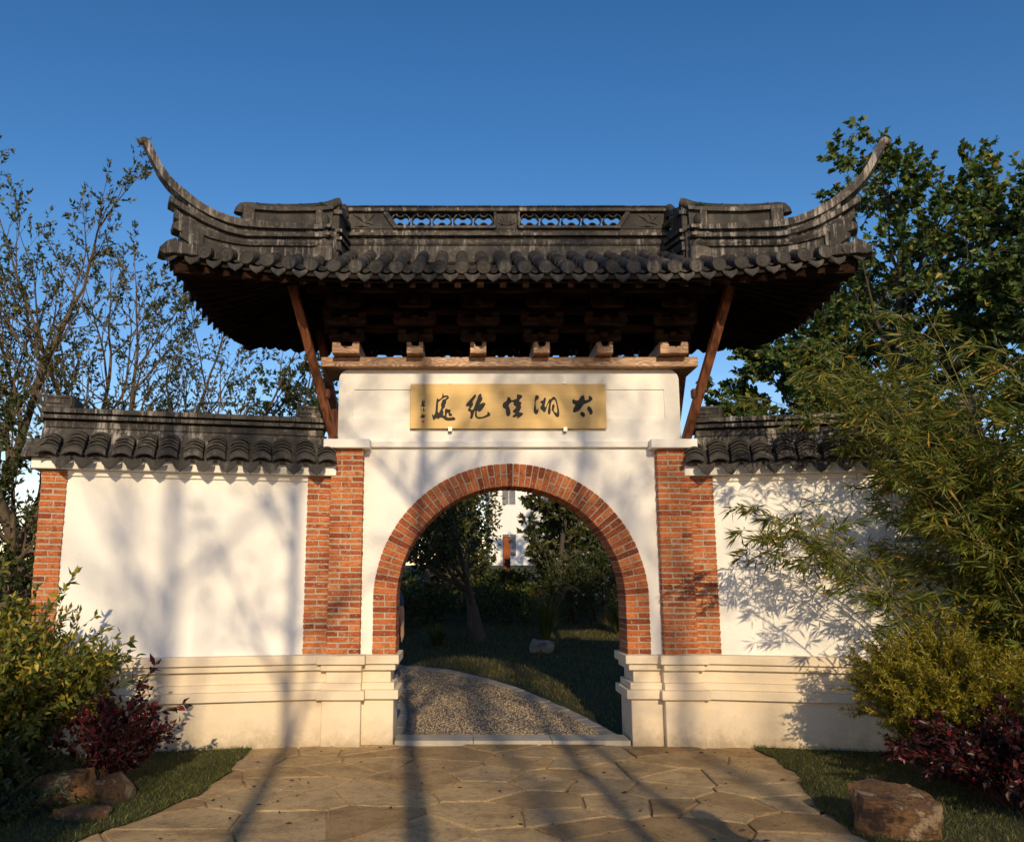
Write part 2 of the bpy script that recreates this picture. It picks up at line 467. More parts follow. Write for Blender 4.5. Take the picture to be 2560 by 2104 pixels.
def flagstones():
    rnd = random.Random(5)
    seeds = []
    tries = 0
    while len(seeds) < 230 and tries < 14000:
        tries += 1
        q = (rnd.uniform(-5.2, 3.8), rnd.uniform(-7.2, 0.7))
        md = rnd.choice((0.24, 0.34, 0.45, 0.6))
        if all(math.hypot((q[0] - p[0]) * 0.85, (q[1] - p[1]) * 1.25) > md for p in seeds): seeds.append(q)
    for q in seeds:
        poly = [(-4.6, -6.6), (3.1, -6.6), (3.1, 0.02), (-3.1, 0.02), (-4.6, -2)]
        if not (-4.6 < q[0] < 3.1 and -6.6 < q[1] < 0.1): continue
        gap = rnd.uniform(0.002, 0.007)
        for r_ in seeds:
            if r_ is q: continue
            dx, dy = r_[0] - q[0], r_[1] - q[1]
            L = math.hypot(dx, dy)
            if L > 2.2: continue
            poly = clip_poly(poly, (q[0] + dx / 2 - dx / L * gap, q[1] + dy / 2 - dy / L * gap), (dx, dy))
            if len(poly) < 3: break
        if len(poly) < 3: continue
        # rough edges
        cx = sum(p[0] for p in poly) / len(poly); cy = sum(p[1] for p in poly) / len(poly)
        out = []
        for a, b in zip(poly, poly[1:] + poly[:1]):
            L = math.hypot(b[0] - a[0], b[1] - a[1])
            k = max(1, int(L / 0.11))
            for i in range(k):
                t = i / k
                x, y = a[0] + (b[0] - a[0]) * t, a[1] + (b[1] - a[1]) * t
                dl = math.hypot(x - cx, y - cy) + 1e-6
                j = rnd.uniform(0, 0.013)
                out.append((x - (x - cx) / dl * j - cx, y - (y - cy) / dl * j - cy))
        h = rnd.uniform(-0.004, 0.003)
        n = len(out)
        ins = []
        for x, y in out:
            dl = math.hypot(x, y) + 1e-6
            s_ = max(0, dl - 0.012) / dl
            ins.append((x * s_, y * s_))
        tx, ty = rnd.uniform(-0.004, 0.004), rnd.uniform(-0.004, 0.004)
        V = [(x, y, -0.03) for x, y in out] + [(x, y, h - 0.006 + x * tx + y * ty) for x, y in out] + [(x, y, h + x * tx + y * ty) for x, y in ins]
        F = [tuple(range(2 * n, 3 * n))]
        for i in range(n):
            i2 = (i + 1) % n
            F += [(i, i2, n + i2, n + i), (n + i, n + i2, 2 * n + i2, 2 * n + i)]
        put('flagstone', MB().add(V, F).mesh('flagstone'), 'flag', pave, (cx, cy, 0))
flagstones()

# small dry leaves and twigs lying on the paving
lp_ = [(RNG.uniform(-2.6, 2.4), RNG.uniform(-4.0, -0.15)) for _ in range(150)]
lv, lf = [], []
for (x, y) in lp_:
    a = RNG.uniform(0, 6.28); L = RNG.uniform(0.012, 0.035); w_ = L * RNG.uniform(0.25, 0.5)
    c_, s_ = math.cos(a), math.sin(a)
    o = len(lv)
    lv += [(x - c_ * L, y - s_ * L, 0.009), (x + s_ * w_, y - c_ * w_, 0.014), (x + c_ * L, y + s_ * L, 0.010), (x - s_ * w_, y + c_ * w_, 0.007)]
    lf.append((o, o + 1, o + 2, o + 3))
me = bpy.data.meshes.new('leaf_litter'); me.from_pydata(lv, [], lf)
stuff(put('leaf_litter', me, 'redstem', pave))

# ------------------------------------------------------------------ bricks
_bm = {}
def brick_mesh(w_, h_, d_, k):
    key = (round(w_, 3), round(h_, 3), round(d_, 3), k)
    if key not in _bm:
        rr = random.Random(k * 31 + int(w_ * 1000))
        mb = MB()
        j = lambda a: a + rr.uniform(-0.0042, 0.0042)
        p = [(x, y, z) for z in (-h_ / 2, h_ / 2) for (x, y) in ((-w_ / 2, 0), (w_ / 2, 0), (w_ / 2, d_), (-w_ / 2, d_))]
        mb.hexa([(j(a), b + (rr.uniform(-0.002, 0.002) if b == 0 else 0), j(c)) for a, b, c in p])
        _bm[key] = mb.mesh('brick', 0.005)
    return _bm[key]

def brick_pier(root, x0, x1, yf, depth, z0, z1, courses, pattern, name='brick_pier'):
    """mortar core + bricks; pattern 'sh' stretcher+header, 'half' full / two halves"""
    core = MB().box(x0 + 0.005, x1 - 0.005, yf + 0.006, yf + depth, z0 - 0.02, z1).build(name, 'mortar', root)
    hc = (z1 - z0) / courses
    W = x1 - x0
    j = 0.011
    for c in range(courses):
        z = z0 + (c + 0.5) * hc
        if pattern == 'sh':
            hd = W * 0.325
            ws = [hd, W - hd - j] if c % 2 else [W - hd - j, hd]
        else:
            ws = [W] if c % 2 else [(W - j) / 2 + random.uniform(-.012, .012)]
            if len(ws) == 1 and ws[0] < W * 0.9: ws.append(W - j - ws[0])
        x = x0
        for wd in ws:
            wq = round(wd * 100) / 100
            me = brick_mesh(wq, hc - j, depth - 0.012, random.randrange(4))
            put('brick', me, 'brick', core, (x + wd / 2 + random.uniform(-.0015, .0015), yf + random.uniform(-0.003, 0.003), z + random.uniform(-.0015, .0015)),
                (0, random.uniform(-0.008, 0.008), 0), (wd / wq * random.uniform(0.985, 1.0), 1, random.uniform(0.84, 1.0)))
            x += wd + j
    return core

PLZ = 0.872
PROFILE = [(0.0, 0.444, 0.0), (0.444, 0.532, 0.05), (0.532, 0.60, 0.004), (0.60, 0.722, -0.034), (0.722, 0.786, 0.016), (0.786, PLZ, 0.052)]

def plinth(root, x0, x1, yf, yb, dz, name='plinth', left=1, right=1):
    """stone base block with moulded bands, each band a block of its own"""
    par = None
    for z0, z1, pr in PROFILE:
        lp = pr * left if left in (0, 1) else max(pr, 0.012)
        rp = pr * right if right in (0, 1) else max(pr, 0.012)
        m = MB().box(x0 - lp, x1 + rp, yf - pr, yb + pr, (z0 + dz) if z0 else -0.03, z1 + dz)
        if par is None:
            par = m.build(name, 'plinth', root, 0.006)
        else:
            m.build('moulding', 'plinth', par, 0.005)
    return par

# ------------------------------------------------------------------ the gate
gate = thing('arched_gate', 'white plastered garden gate with a red brick arch and a dark upswept tiled roof', 'gate')
THK = 0.44
ARC_Z, RI, RO = 1.41, 1.188, 1.432

# plaster wall with the arch opening
pts = [(-1.56, 0, PLZ - 0.02), (-1.56, 0, 3.06), (1.56, 0, 3.06), (1.56, 0, PLZ - 0.02), (RO - 0.01, 0, PLZ - 0.02)]
for k in range(0, 49):
    a = math.pi * k / 48
    pts.append(((RO - 0.01) * math.cos(a), 0, ARC_Z + (RO - 0.01) * math.sin(a)))
pts.append((-(RO - 0.01), 0, PLZ - 0.02))
MB().prism(pts, (0, THK, 0)).build('wall_panel', 'plaster', gate)

# arch ring: mortar core + voussoir bricks
def ring_profile(r):
    p = [(r, PLZ - 0.02)] + [(r * math.cos(math.pi * k / 64), ARC_Z + r * math.sin(math.pi * k / 64)) for k in range(65)] + [(-r, PLZ - 0.02)]
    return p
pi_, po_ = ring_profile(RI + 0.005), ring_profile(RO - 0.004)
V, F = [], []
for (a, b) in zip(pi_, po_):
    V += [(a[0], -0.014, a[1]), (b[0], -0.014, b[1]), (a[0], THK + 0.01, a[1]), (b[0], THK + 0.01, b[1])]
for i in range(len(pi_) - 1):
    o = i * 4
    F += [(o, o + 1, o + 5, o + 4), (o + 2, o + 6, o + 7, o + 3), (o, o + 4, o + 6, o + 2), (o + 1, o + 3, o + 7, o + 5)]
arch = MB().add(V, F).build('brick_arch', 'mortar', gate)
NV = 63
YF = -0.021
def voussoir(a0, a1, r0, r1, yd):
    q = random.uniform
    m = MB()
    rm = (r0 + r1) / 2; am = (a0 + a1) / 2
    pts_ = []
    for y in (q(-0.003, 0.003), yd):
        for a, r in ((a0, r0), (a1, r0), (a1, r1), (a0, r1)):
            pts_.append((r * math.cos(a) - rm * math.cos(am) + q(-.002, .002), y, r * math.sin(a) - rm * math.sin(am) + q(-.002, .002)))
    m.hexa(pts_)
    put('brick', m.mesh('brick', 0.005), 'brick', arch, (rm * math.cos(am), YF, ARC_Z + rm * math.sin(am)))
for k in range(NV):
    a0 = math.pi * k / NV; a1 = math.pi * (k + 1) / NV
    g0 = 0.0052 / RI
    if k % 2:
        voussoir(a0 + g0, a1 - g0, RI, RO, THK + 0.03)
    else:
        rm = (RI + RO) / 2 + random.uniform(-0.012, 0.012)
        voussoir(a0 + g0, a1 - g0, RI, rm - 0.006, THK + 0.03)
        voussoir(a0 + g0, a1 - g0, rm + 0.006, RO, 0.1)
hc = (ARC_Z - PLZ) / 9
for s in (-1, 1):
    for c in range(9):
        z = PLZ + (c + 0.5) * hc
        for (xa, xb, dp) in ([(RI, RO, THK + 0.03)] if c % 2 else [(RI, (RI + RO) / 2 - .006, THK + 0.03), ((RI + RO) / 2 + .006, RO, 0.1)]):
            wd = round(xb - xa, 3)
            me = brick_mesh(wd, hc - 0.011, dp, random.randrange(4))
            put('brick', me, 'brick', arch, (s * (xa + xb) / 2, YF + random.uniform(-.003, .003), z), (0, random.uniform(-.006, .006), 0))

for s in (-1, 1):
    a, b = sorted((s * 1.55, s * 1.892))
    brick_pier(gate, a, b, -0.105, 0.105 + THK, PLZ + 0.004, 2.985, 36, 'sh')
    # plinth blocks
    a, b = sorted((s * 1.203, s * 1.535))
    plinth(gate, a, b, -0.06, THK + 0.07, 0.0, left=(1 if s > 0 else 2), right=(2 if s > 0 else 1))
    a, b = sorted((s * 1.535, s * 1.915))
    plinth(gate, a, b, -0.165, THK + 0.12, 0.003, left=(2 if s > 0 else 1), right=(1 if s > 0 else 2))
    # cap stone
    a, b = sorted((s * 1.48, s * 1.965))
    MB().box(a, b, -0.19, THK + 0.15, 2.987, 3.082).build('pier_cap', 'plaster', gate, 0.006)
MB().box(-1.478, 1.478, -0.05, THK + 0.04, 3.012, 3.078).build('string_course', 'plaster', gate, 0.006)

# upper panel with sunk centre
def rounded_top(x0, x1, z0, z1, r, y):
    p = [(x0, y, z0), (x1, y, z0)]
    for k in range(9):
        a = math.pi / 2 * k / 8
        p.append((x1 - r + r * math.cos(a), y, z1 - r + r * math.sin(a)))
    for k in range(9):
        a = math.pi / 2 + math.pi / 2 * k / 8
        p.append((x0 + r + r * math.cos(a), y, z1 - r + r * math.sin(a)))
    return p
up = MB().prism(rounded_top(-1.845, 1.845, 3.05, 3.872, 0.11, 0.014), (0, THK - 0.03, 0)).build('upper_panel', 'plaster', gate)
fr = MB()
fr.prism(rounded_top(-1.845, 1.845, 3.652, 3.872, 0.11, 0.0), (0, 0.0135, 0))
fr.box(-1.845, -1.68, 0, 0.0135, 3.335, 3.652); fr.box(1.68, 1.845, 0, 0.0135, 3.335, 3.652)
fr.box(-1.845, 1.845, 0, 0.0135, 3.05, 3.335)
fr.build('panel_border', 'plaster', up)

# tie beam, joist ends
MB().box(-2.03, 2.03, -0.125, THK + 0.12, 3.876, 3.984).build('tie_beam', 'beamwood', gate, 0.006)
STX = [(-1.745, 0.29), (-1.01, 0.175), (-0.337, 0.172), (0.337, 0.175), (1.01, 0.172), (1.745, 0.30)]
for x, wd in STX:
    h = 0.125
    p = [(x - wd / 2, 3.988), (x + wd / 2, 3.988), (x + wd / 2, 3.988 + h), (x + wd * .26, 3.988 + h), (x + wd * .22, 3.988 + h * .62), (x - wd * .16, 3.988 + h * .62), (x - wd * .22, 3.988 + h), (x - wd / 2, 3.988 + h)]
    MB().prism([(a, -0.27, b) for a, b in p], (0, THK + 0.54, 0)).build('joist', 'beamwood', gate, 0.004)

# roof deck: hipped, with upswept corners
EYF, EYB, EX = -1.2, 1.66, 3.32
YC = (EYF + EYB) / 2
HD = (EYB - EYF) / 2
def rise(x, y):
    a = max(0.0, (abs(x) - 1.3) / 2.0); b = min(1.2, abs(y - YC) / HD)
    return 0.185 * a ** 1.7 * b ** 1.6
def eave_y(x, s=-1):
    return YC + s * (HD + 0.06 * max(0.0, (abs(x) - 1.4) / 1.9) ** 2)
def deck(x, y):
    return 4.515 + 0.485 * max(0.0, min(HD - abs(y - YC), EX - abs(x))) + rise(x, y)
NX, NY = 48, 28
V, F = [], []
for j in range(NY + 1):
    for i in range(NX + 1):
        x = -EX + 2 * EX * i / NX
        y = EYF - 0.02 + (EYB - EYF + 0.04) * j / NY
        V.append((x, y, deck(x, y)))
n0 = len(V)
V += [(x, y, z - 0.045) for x, y, z in V]
for j in range(NY):
    for i in range(NX):
        a = j * (NX + 1) + i
        F.append((a, a + 1, a + NX + 2, a + NX + 1))
        F.append((n0 + a, n0 + a + NX + 1, n0 + a + NX + 2, n0 + a + 1))
for i in range(NX):
    a, b = i, NY * (NX + 1) + i
    F += [(a, n0 + a, n0 + a + 1, a + 1), (b, b + 1, n0 + b + 1, n0 + b)]
for j in range(NY):
    a = j * (NX + 1); b = a + NX
    F += [(a, a + NX + 1, n0 + a + NX + 1, n0 + a), (b, n0 + b, n0 + b + NX + 1, b + NX + 1)]
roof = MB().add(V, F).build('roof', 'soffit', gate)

# rafters
def rafter(a, b, wd=0.062, ht=0.075):
    m = MB().beam(a, b, wd, ht)
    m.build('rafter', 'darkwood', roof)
nr = 17
for i in range(nr + 1):
    x = -1.87 + 3.74 * i / nr
    for s in (-1, 1):
        ye = YC + s * (HD - 0.03)
        rafter((x, YC + s * 0.05, deck(x, YC) - 0.095), (x, ye, deck(x, ye) - 0.09))
for s in (-1, 1):
    for i in range(8):
        y = YC - 0.62 + 1.24 * i / 7
        rafter((s * 1.92, y, deck(1.92, y) - 0.09), (s * (EX - 0.04), y, deck(EX - 0.04, y) - 0.09))
    for t in (-1, 1):
        C = Vector((s * 1.9, YC + t * 0.66, 0))
        ends = [(s * (2.06 + 0.19 * k), YC + t * (HD - 0.03)) for k in range(7)] + [(s * (EX - 0.03), YC + t * (0.78 + 0.15 * k)) for k in range(5)]
        for ex, ey in ends:
            k0 = 0.12
            ax, ay = C.x + (ex - C.x) * k0, C.y + (ey - C.y) * k0
            rafter((ax, ay, min(deck(ax, ay), 4.9) - 0.1), (ex, ey, deck(ex, ey) - 0.09))
        rafter((s * 1.85, YC + t * 0.6, 4.78), (s * (EX - 0.02), YC + t * (HD - 0.02), deck(EX, EYF) - 0.11), 0.11, 0.12)
    # eave board
for s in (-1, 1):
    m = MB()
    xs = [-EX + 2 * EX * i / 40 for i in range(41)]
    for xa, xb in zip(xs, xs[1:]):
        ya = YC + s * (HD - 0.05)
        m.beam((xa, ya, deck(xa, ya) - 0.055), (xb, ya, deck(xb, ya) - 0.055), 0.03, 0.05)
    m.build('eave_board', 'darkwood', roof)
# purlins
for y, z in ((YC - 0.80, 4.60), (YC + 0.80, 4.60), (YC - 0.42, 4.66), (YC + 0.42, 4.66)):
    MB().tube([(-2.12, y, z), (2.12, y, z)], 0.05, 10).build('purlin', 'darkwood', gate, smooth=40)
for y, z in ((-0.10, 4.30), (THK + 0.1, 4.30), (-0.30, 4.45), (THK + 0.3, 4.45)):
    MB().box(-2.0, 2.0, y - 0.03, y + 0.03, z - 0.045, z + 0.045).build('tie_rail', 'darkwood', gate, 0.004)

# bracket sets: stacked boat-shaped arms
def arm_shape(L, h, c=0.06):
    return [(-L / 2, h), (-L / 2, h * .45), (-L / 2 + c * .35, h * .12), (-L / 2 + c, 0), (L / 2 - c, 0), (L / 2 - c * .35, h * .12), (L / 2, h * .45), (L / 2, h)]
for x, wd in STX:
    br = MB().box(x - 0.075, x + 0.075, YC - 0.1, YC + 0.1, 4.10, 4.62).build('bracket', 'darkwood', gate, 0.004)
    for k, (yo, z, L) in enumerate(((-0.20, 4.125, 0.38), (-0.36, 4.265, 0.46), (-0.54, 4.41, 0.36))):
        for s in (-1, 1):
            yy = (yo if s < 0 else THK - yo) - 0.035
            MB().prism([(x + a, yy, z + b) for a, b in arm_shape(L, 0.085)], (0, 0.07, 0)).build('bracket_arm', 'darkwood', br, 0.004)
            for e in (-1, 1):
                MB().hexa([(x + e * (L / 2 - 0.05) + a, yy + 0.035 + b, z + c) for c, q in ((0.086, 0.034), (0.136, 0.046)) for a, b in ((-q, -q), (q, -q), (q, q), (-q, q))]).build('bearing_block', 'darkwood', br)
        Ly = THK - 2 * yo + 0.16
        MB().prism([(x - 0.035, YC + a, z + 0.012 + b) for a, b in arm_shape(Ly, 0.085)], (0.07, 0, 0)).build('bracket_arm', 'darkwood', br, 0.004)

# raking struts
for s in (-1, 1):
    MB().beam((s * 1.868, -0.10, 3.085), (s * 2.262, -0.638, 4.61), 0.085, 0.095, (0, 1, 0.3)).build('strut', 'wood', gate, 0.005)
    MB().beam((s * 1.872, THK + 0.08, 3.085), (s * 2.262, THK + 0.66, 4.61), 0.085, 0.095, (0, 1, 0.3)).build('strut', 'wood', gate, 0.005)
    MB().hexa([(s * 1.955 + a, -0.262 + b, z) for z in (3.50, 3.60) for a, b in ((-0.05, -0.03), (0.05, -0.03), (0.05, 0.04), (-0.05, 0.04))]).build('strut_cleat', 'wood', gate, 0.012)

# ---- roof tiles
def roll_mesh(L, r0, r1, n=10):
    V, F = [], []
    for i, (y, r) in enumerate(((0, r0), (0.018, r0 + 0.004), (0.03, r0), (L, r1))):
        for k in range(n + 1):
            a = math.pi * (-0.08 + 1.16 * k / n)
            V.append((r * math.cos(a), y, r * math.sin(a)))
    for i in range(3):
        for k in range(n):
            o = i * (n + 1) + k
            F.append((o, o + 1, o + n + 2, o + n + 1))
    F.append(tuple(range(n, -1, -1)))
    m = MB().add(V, F).mesh('roll_tile', smooth=40)
    return m
ROLL = roll_mesh(0.30, 0.064, 0.056)
def disc_mesh(r):
    V, F = [], []
    n = 20
    prof = [(r, 0.06), (r, 0.0), (r * 0.90, -0.002), (r * 0.85, 0.003), (r * 0.45, 0.003), (r * 0.38, 0.0005), (r * 0.22, 0.003)]
    for (rr, y) in prof:
        for k in range(n):
            a = 2 * math.pi * k / n
            wob = 1 + (0.18 * math.sin(5 * a) if rr < r * 0.5 else 0)
            V.append((rr * wob * math.cos(a), y, rr * wob * math.sin(a)))
    for i in range(len(prof) - 1):
        for k in range(n):
            F.append((i * n + k, i * n + (k + 1) % n, (i + 1) * n + (k + 1) % n, (i + 1) * n + k))
    F.append(tuple((len(prof) - 1) * n + k for k in range(n)))
    return MB().add(V, F).mesh('tile_end', smooth=35)
DISC = disc_mesh(0.069)
def drip_mesh(w_, h_, t=0.014, sag=0.028):
    top = [(-w_ / 2 + w_ * k / 6, -sag * math.sin(math.pi * k / 6)) for k in range(7)]
    low = [(w_ / 2 * 0.99, -h_ * .26), (w_ / 2 * 0.80, -h_ * .52), (w_ / 2 * .42, -h_ * .78), (w_ / 2 * .15, -h_ * .90), (0, -h_), (-w_ / 2 * .15, -h_ * .90), (-w_ / 2 * .42, -h_ * .78), (-w_ / 2 * 0.80, -h_ * .52), (-w_ / 2 * .99, -h_ * .26)]
    p = top + low
    front = [(x, 0.0, z) for x, z in p]
    mb = MB().prism(front, (0, t, 0))
    inner = [(x * .8, -0.004, z * .8 - h_ * .09) for x, z in p]
    mb.prism(inner, (0, 0.006, 0))
    return mb.mesh('drip_tile')
DRIP = drip_mesh(0.150, 0.108)
def pan_mesh(w_, L, sag=0.03, t=0.012):
    V, F = [], []
    n = 6
    for y in (0, L):
        for dz in (0, -t):
            for k in range(n + 1):
                V.append((-w_ / 2 + w_ * k / n, y, dz - sag * math.sin(math.pi * k / n)))
    s_ = n + 1
    for k in range(n):
        F += [(k, k + 1, s_ + k + 1, s_ + k), (k, 2 * s_ + k, 2 * s_ + k + 1, k + 1)]
    return MB().add(V, F).mesh('pan_tile')
PAN = pan_mesh(0.15, 0.14)
for me_ in (ROLL, DISC, DRIP, PAN):
    me_.materials.append(M['tile'])

HA, HB = (1.62, -0.5), (3.3, -1.25)
def hip_y(x):
    x = abs(x)
    if x < 1.95: return 0.10
    return HA[1] + (HB[1] - HA[1]) * (x - HA[0]) / (HB[0] - HA[0])
NT = 32
SP = 6.40 / (NT - 1)
SLOPE = math.atan(0.485)
CZ = 0.072
for i in range(NT):
    x = -3.2 + SP * i
    ye = eave_y(x) - 0.015
    ze = deck(x, EYF + 0.01) + CZ - 0.01
    L = (hip_y(x) - ye) / math.cos(SLOPE)
    nseg = max(1, int(math.ceil(L / 0.285)))
    dx = 0.012 * math.sin(i * 7.3)
    for k in range(nseg):
        ly = min(0.30, L - k * 0.285 + 0.03)
        put('roll_tile', ROLL, None, roof, (x + dx, ye + 0.02 + k * 0.285 * math.cos(SLOPE), ze + k * 0.285 * math.sin(SLOPE) + 0.002 * (k % 2)),
            (SLOPE, 0, random.uniform(-0.015, 0.015)), (1, max(0.15, ly / 0.30), 1))
    put('tile_end', DISC, None, roof, (x + dx, ye - 0.035, ze + 0.004), (random.uniform(-.06, .06) - 0.12, random.uniform(0, 6), random.uniform(-.08, .08)))
    # back eave
    yb = eave_y(x, 1) + 0.015
    put('tile_end', DISC, None, roof, (x, yb, ze - 0.002), (0.1, 0, math.pi))
for i in range(NT + 1):
    x = -3.2 + SP * (i - 0.5)
    ye = eave_y(x) - 0.030
    ze = deck(min(max(x, -EX), EX), EYF + 0.01) + 0.014
    tilt = -0.30 + random.uniform(-.06, .06)
    put('drip_tile', DRIP, None, roof, (x, ye, ze), (tilt, random.uniform(-.05, .05), random.uniform(-.06, .06)))
    yb = eave_y(x, 1) + 0.03
    put('drip_tile', DRIP, None, roof, (x, yb, ze), (tilt, 0, math.pi))
    if 0 < i < NT:
        rows = 7 if abs(x) < 1.75 else 3
        for k in range(rows):
            yy = ye + 0.04 + k * 0.088 + random.uniform(-.006, .006)
            if yy > hip_y(x) - 0.1: break
            put('pan_tile', PAN, None, roof, (x, yy, ze + 0.030 + (yy - ye) * 0.485 + 0.004), (SLOPE - 0.09, 0, random.uniform(-.03, .03)))
for s in (-1, 1):
    for i in range(13):
        y = EYF + 0.13 + (EYB - EYF - 0.26) * i / 12
        z = deck(EX, y) + 0.03
        put('drip_tile', DRIP, None, roof, (s * (EX + 0.03), y, z), (-0.3, 0, s * math.pi / 2))
        put('tile_end', DISC, None, roof, (s * (EX + 0.02), y + 0.105, z + 0.035), (-0.1, 0, s * math.pi / 2))

# ---- main ridge
ridge = MB().box(-1.86, 1.86, 0.10, 0.36, 4.98, 5.336).build('main_ridge', 'ridge', gate, 0.004)
MB().tube([(-1.86, 0.125, 5.378), (1.86, 0.125, 5.378)], 0.048, 12).build('ridge_roll', 'ridge', ridge, smooth=40)
MB().box(-1.86, 1.86, 0.13, 0.33, 5.34, 5.546).build('ridge_core', 'ridge', ridge)
MB().box(-1.86, 1.86, 0.065, 0.355, 5.449, 5.482).build('ridge_rail', 'edge', ridge, 0.003)
MB().box(-1.86, 1.86, 0.075, 0.29, 5.745, 5.788).build('ridge_rail', 'ridge', ridge, 0.004)
for k in range(22):
    x0 = -1.86 + 3.72 * k / 22
    z = 5.790 + random.uniform(0, 0.004)
    MB().box(x0 + .002, x0 + 3.72 / 22 - .002, 0.06, 0.305, z, z + 0.016).build('cap_tile', 'tile', ridge, 0.003)
for s in (-1, 1):
    p = [(s * 1.862, 5.548), (s * 1.262, 5.548), (s * 1.385, 5.743), (s * 1.862, 5.743)]
    pn = MB().prism([(a, 0.118, b) for a, b in p], (0, 0.22, 0)).build('relief_panel', 'tile', ridge)
    MB().beam((s * 1.262, 0.10, 5.556), (s * 1.385, 0.10, 5.742), 0.05, 0.028, (0, 1, 0)).build('lattice_frame', 'ridge', ridge)
    MB().box(*sorted((s * 0.128, s * 1.29)), 0.085, 0.27, 5.546, 5.576).build('lattice_frame', 'edge', ridge, 0.003)
    MB().box(*sorted((s * 0.118, s * 0.148)), 0.088, 0.265, 5.5765, 5.744).build('lattice_frame', 'ridge', ridge, 0.003)
    # relief of a branch and a bird
    cx = s * 1.62
    for a, b in (((-0.13, 0.07), (0.0, -0.03)), ((0.0, -0.03), (0.11, 0.07)), ((-0.02, -0.02), (0.10, -0.055)), ((-0.11, -0.075), (0.06, -0.075)), ((0.03, 0.0), (-0.01, 0.08))):
        MB().tube([(cx + a[0], 0.116, 5.645 + a[1]), (cx + (a[0] + b[0]) / 2 + .01, 0.108, 5.645 + (a[1] + b[1]) / 2 + .012), (cx + b[0], 0.116, 5.645 + b[1])], [0.004, 0.013, 0.005], 6).build('relief_branch', 'tile', pn)
cp = MB().box(-0.117, 0.117, 0.12, 0.34, 5.5465, 5.744).build('relief_panel', 'tile', ridge)
for a in range(7):
    t = math.pi * (0.08 + 0.84 * a / 6)
    MB().tube([(0, 0.118, 5.59), (0.05 * math.cos(t), 0.108, 5.59 + 0.05 * math.sin(t)), (0.10 * math.cos(t), 0.117, 5.59 + 0.12 * math.sin(t))], [0.005, 0.013, 0.006], 6).build('relief_leaf', 'tile', cp)
def ring_mesh(r, t, y0, y1, a0=0, a1=360, n=20):
    V, F = [], []
    for k in range(n + 1):
        a = R(a0 + (a1 - a0) * k / n)
        for rr in (r, r - t):
            for y in (y0, y1):
                V.append((rr * math.cos(a), y, rr * math.sin(a)))
    for k in range(n):
        o = k * 4
        F += [(o, o + 1, o + 5, o + 4), (o + 2, o + 6, o + 7, o + 3), (o, o + 4, o + 6, o + 2), (o + 1, o + 3, o + 7, o + 5)]
    return MB().add(V, F).mesh('lattice_ring', smooth=40)
BIG = ring_mesh(0.112, 0.012, 0, 0.09); TOPH = ring_mesh(0.052, 0.010, 0, 0.09, 180, 360, 12); LOWH = ring_mesh(0.052, 0.010, 0, 0.09, 0, 180, 12)
for me_ in (BIG, TOPH, LOWH): me_.materials.append(M['ridge'])
for s in (-1, 1):
    for k in range(5):
        x = s * (0.262 + 0.238 * k)
        put('lattice_ring', BIG, None, ridge, (x, 0.13, 5.66), None, (1, 1, 0.76))
        put('lattice_ring', TOPH, None, ridge, (x, 0.125, 5.745))
        put('lattice_ring', LOWH, None, ridge, (x, 0.125, 5.577))

# ---- end ridges and upswept hips
def hip_pt(x, z, off=0.0):
    dx, dy = HB[0] - HA[0], HB[1] - HA[1]
    L = math.hypot(dx, dy)
    y = HA[1] + dy * (x - HA[0]) / dx
    # normal pointing to the front / centre
    return (x + off * dy / L, y - off * dx / L, z)
TOP = [(1.86, 5.242), (2.2, 5.195), (2.69, 5.145), (2.85, 5.154), (3.03, 5.218), (3.15, 5.293), (3.24, 5.363), (3.35, 5.455), (3.42, 5.55), (3.48, 5.66), (3.53, 5.765), (3.56, 5.815)]
TLO = [(1.86, 5.208), (2.2, 5.14), (2.69, 5.067), (2.85, 5.080), (3.02, 5.134), (3.15, 5.20), (3.24, 5.262), (3.35, 5.352), (3.44, 5.46), (3.51, 5.585), (3.565, 5.70), (3.60, 5.775)]
SHI = [(1.86, 5.158), (2.69, 5.017), (2.85, 5.035), (3.02, 5.089), (3.2, 5.17), (3.36, 5.268)]
SLO = [(1.86, 5.113), (2.69, 4.971), (2.85, 4.983), (3.02, 5.031), (3.2, 5.112), (3.36, 5.206)]
RHI = [(1.86, 5.10), (2.69, 4.955), (2.85, 4.965), (3.02, 5.005), (3.2, 5.09), (3.32, 5.175)]
RLO = [(1.86, 5.006), (2.69, 4.872), (2.85, 4.872), (3.02, 4.89), (3.2, 4.965), (3.32, 5.05)]
def sm(c, x):
    return (lerp_curve(c, x - 0.035) + lerp_curve(c, x) * 2 + lerp_curve(c, x + 0.035)) / 4
def hip_band(s, hi, lo, x0, x1, half, n=26, pair=None, round_=False):
    m = MB()
    V, F = [], []
    m_ = 8 if round_ else 4
    for i in range(n + 1):
        t = i / n
        xh = x0 + (x1 - x0) * t
        if pair is not None:
            (xa, za), (xb, zb) = pair[0](t), pair[1](t)
        else:
            xa = xb = xh
            za, zb = sm(hi, xh), sm(lo, xh)
        if round_:
            zc, rr = (za + zb) / 2, (za - zb) / 2
            for k in range(8):
                a = 2 * math.pi * k / 8
                p = hip_pt(xh, zc + rr * math.sin(a), half * (0.55 + 0.6 * math.cos(a)) if math.cos(a) > 0 else half * math.cos(a))
                V.append((s * p[0], p[1], p[2]))
        else:
            for (xx, zz, of) in ((xb, zb, half), (xa, za, half), (xa, za, -half), (xb, zb, -half)):
                p = hip_pt(xx, zz, of)
                V.append((s * p[0], p[1], p[2]))
    for i in range(n):
        for k in range(m_):
            k2 = (k + 1) % m_
            F.append((i * m_ + k, i * m_ + k2, (i + 1) * m_ + k2, (i + 1) * m_ + k))
    F += [tuple(range(m_)), tuple(range(n * m_, n * m_ + m_))]
    return m.add(V, F)
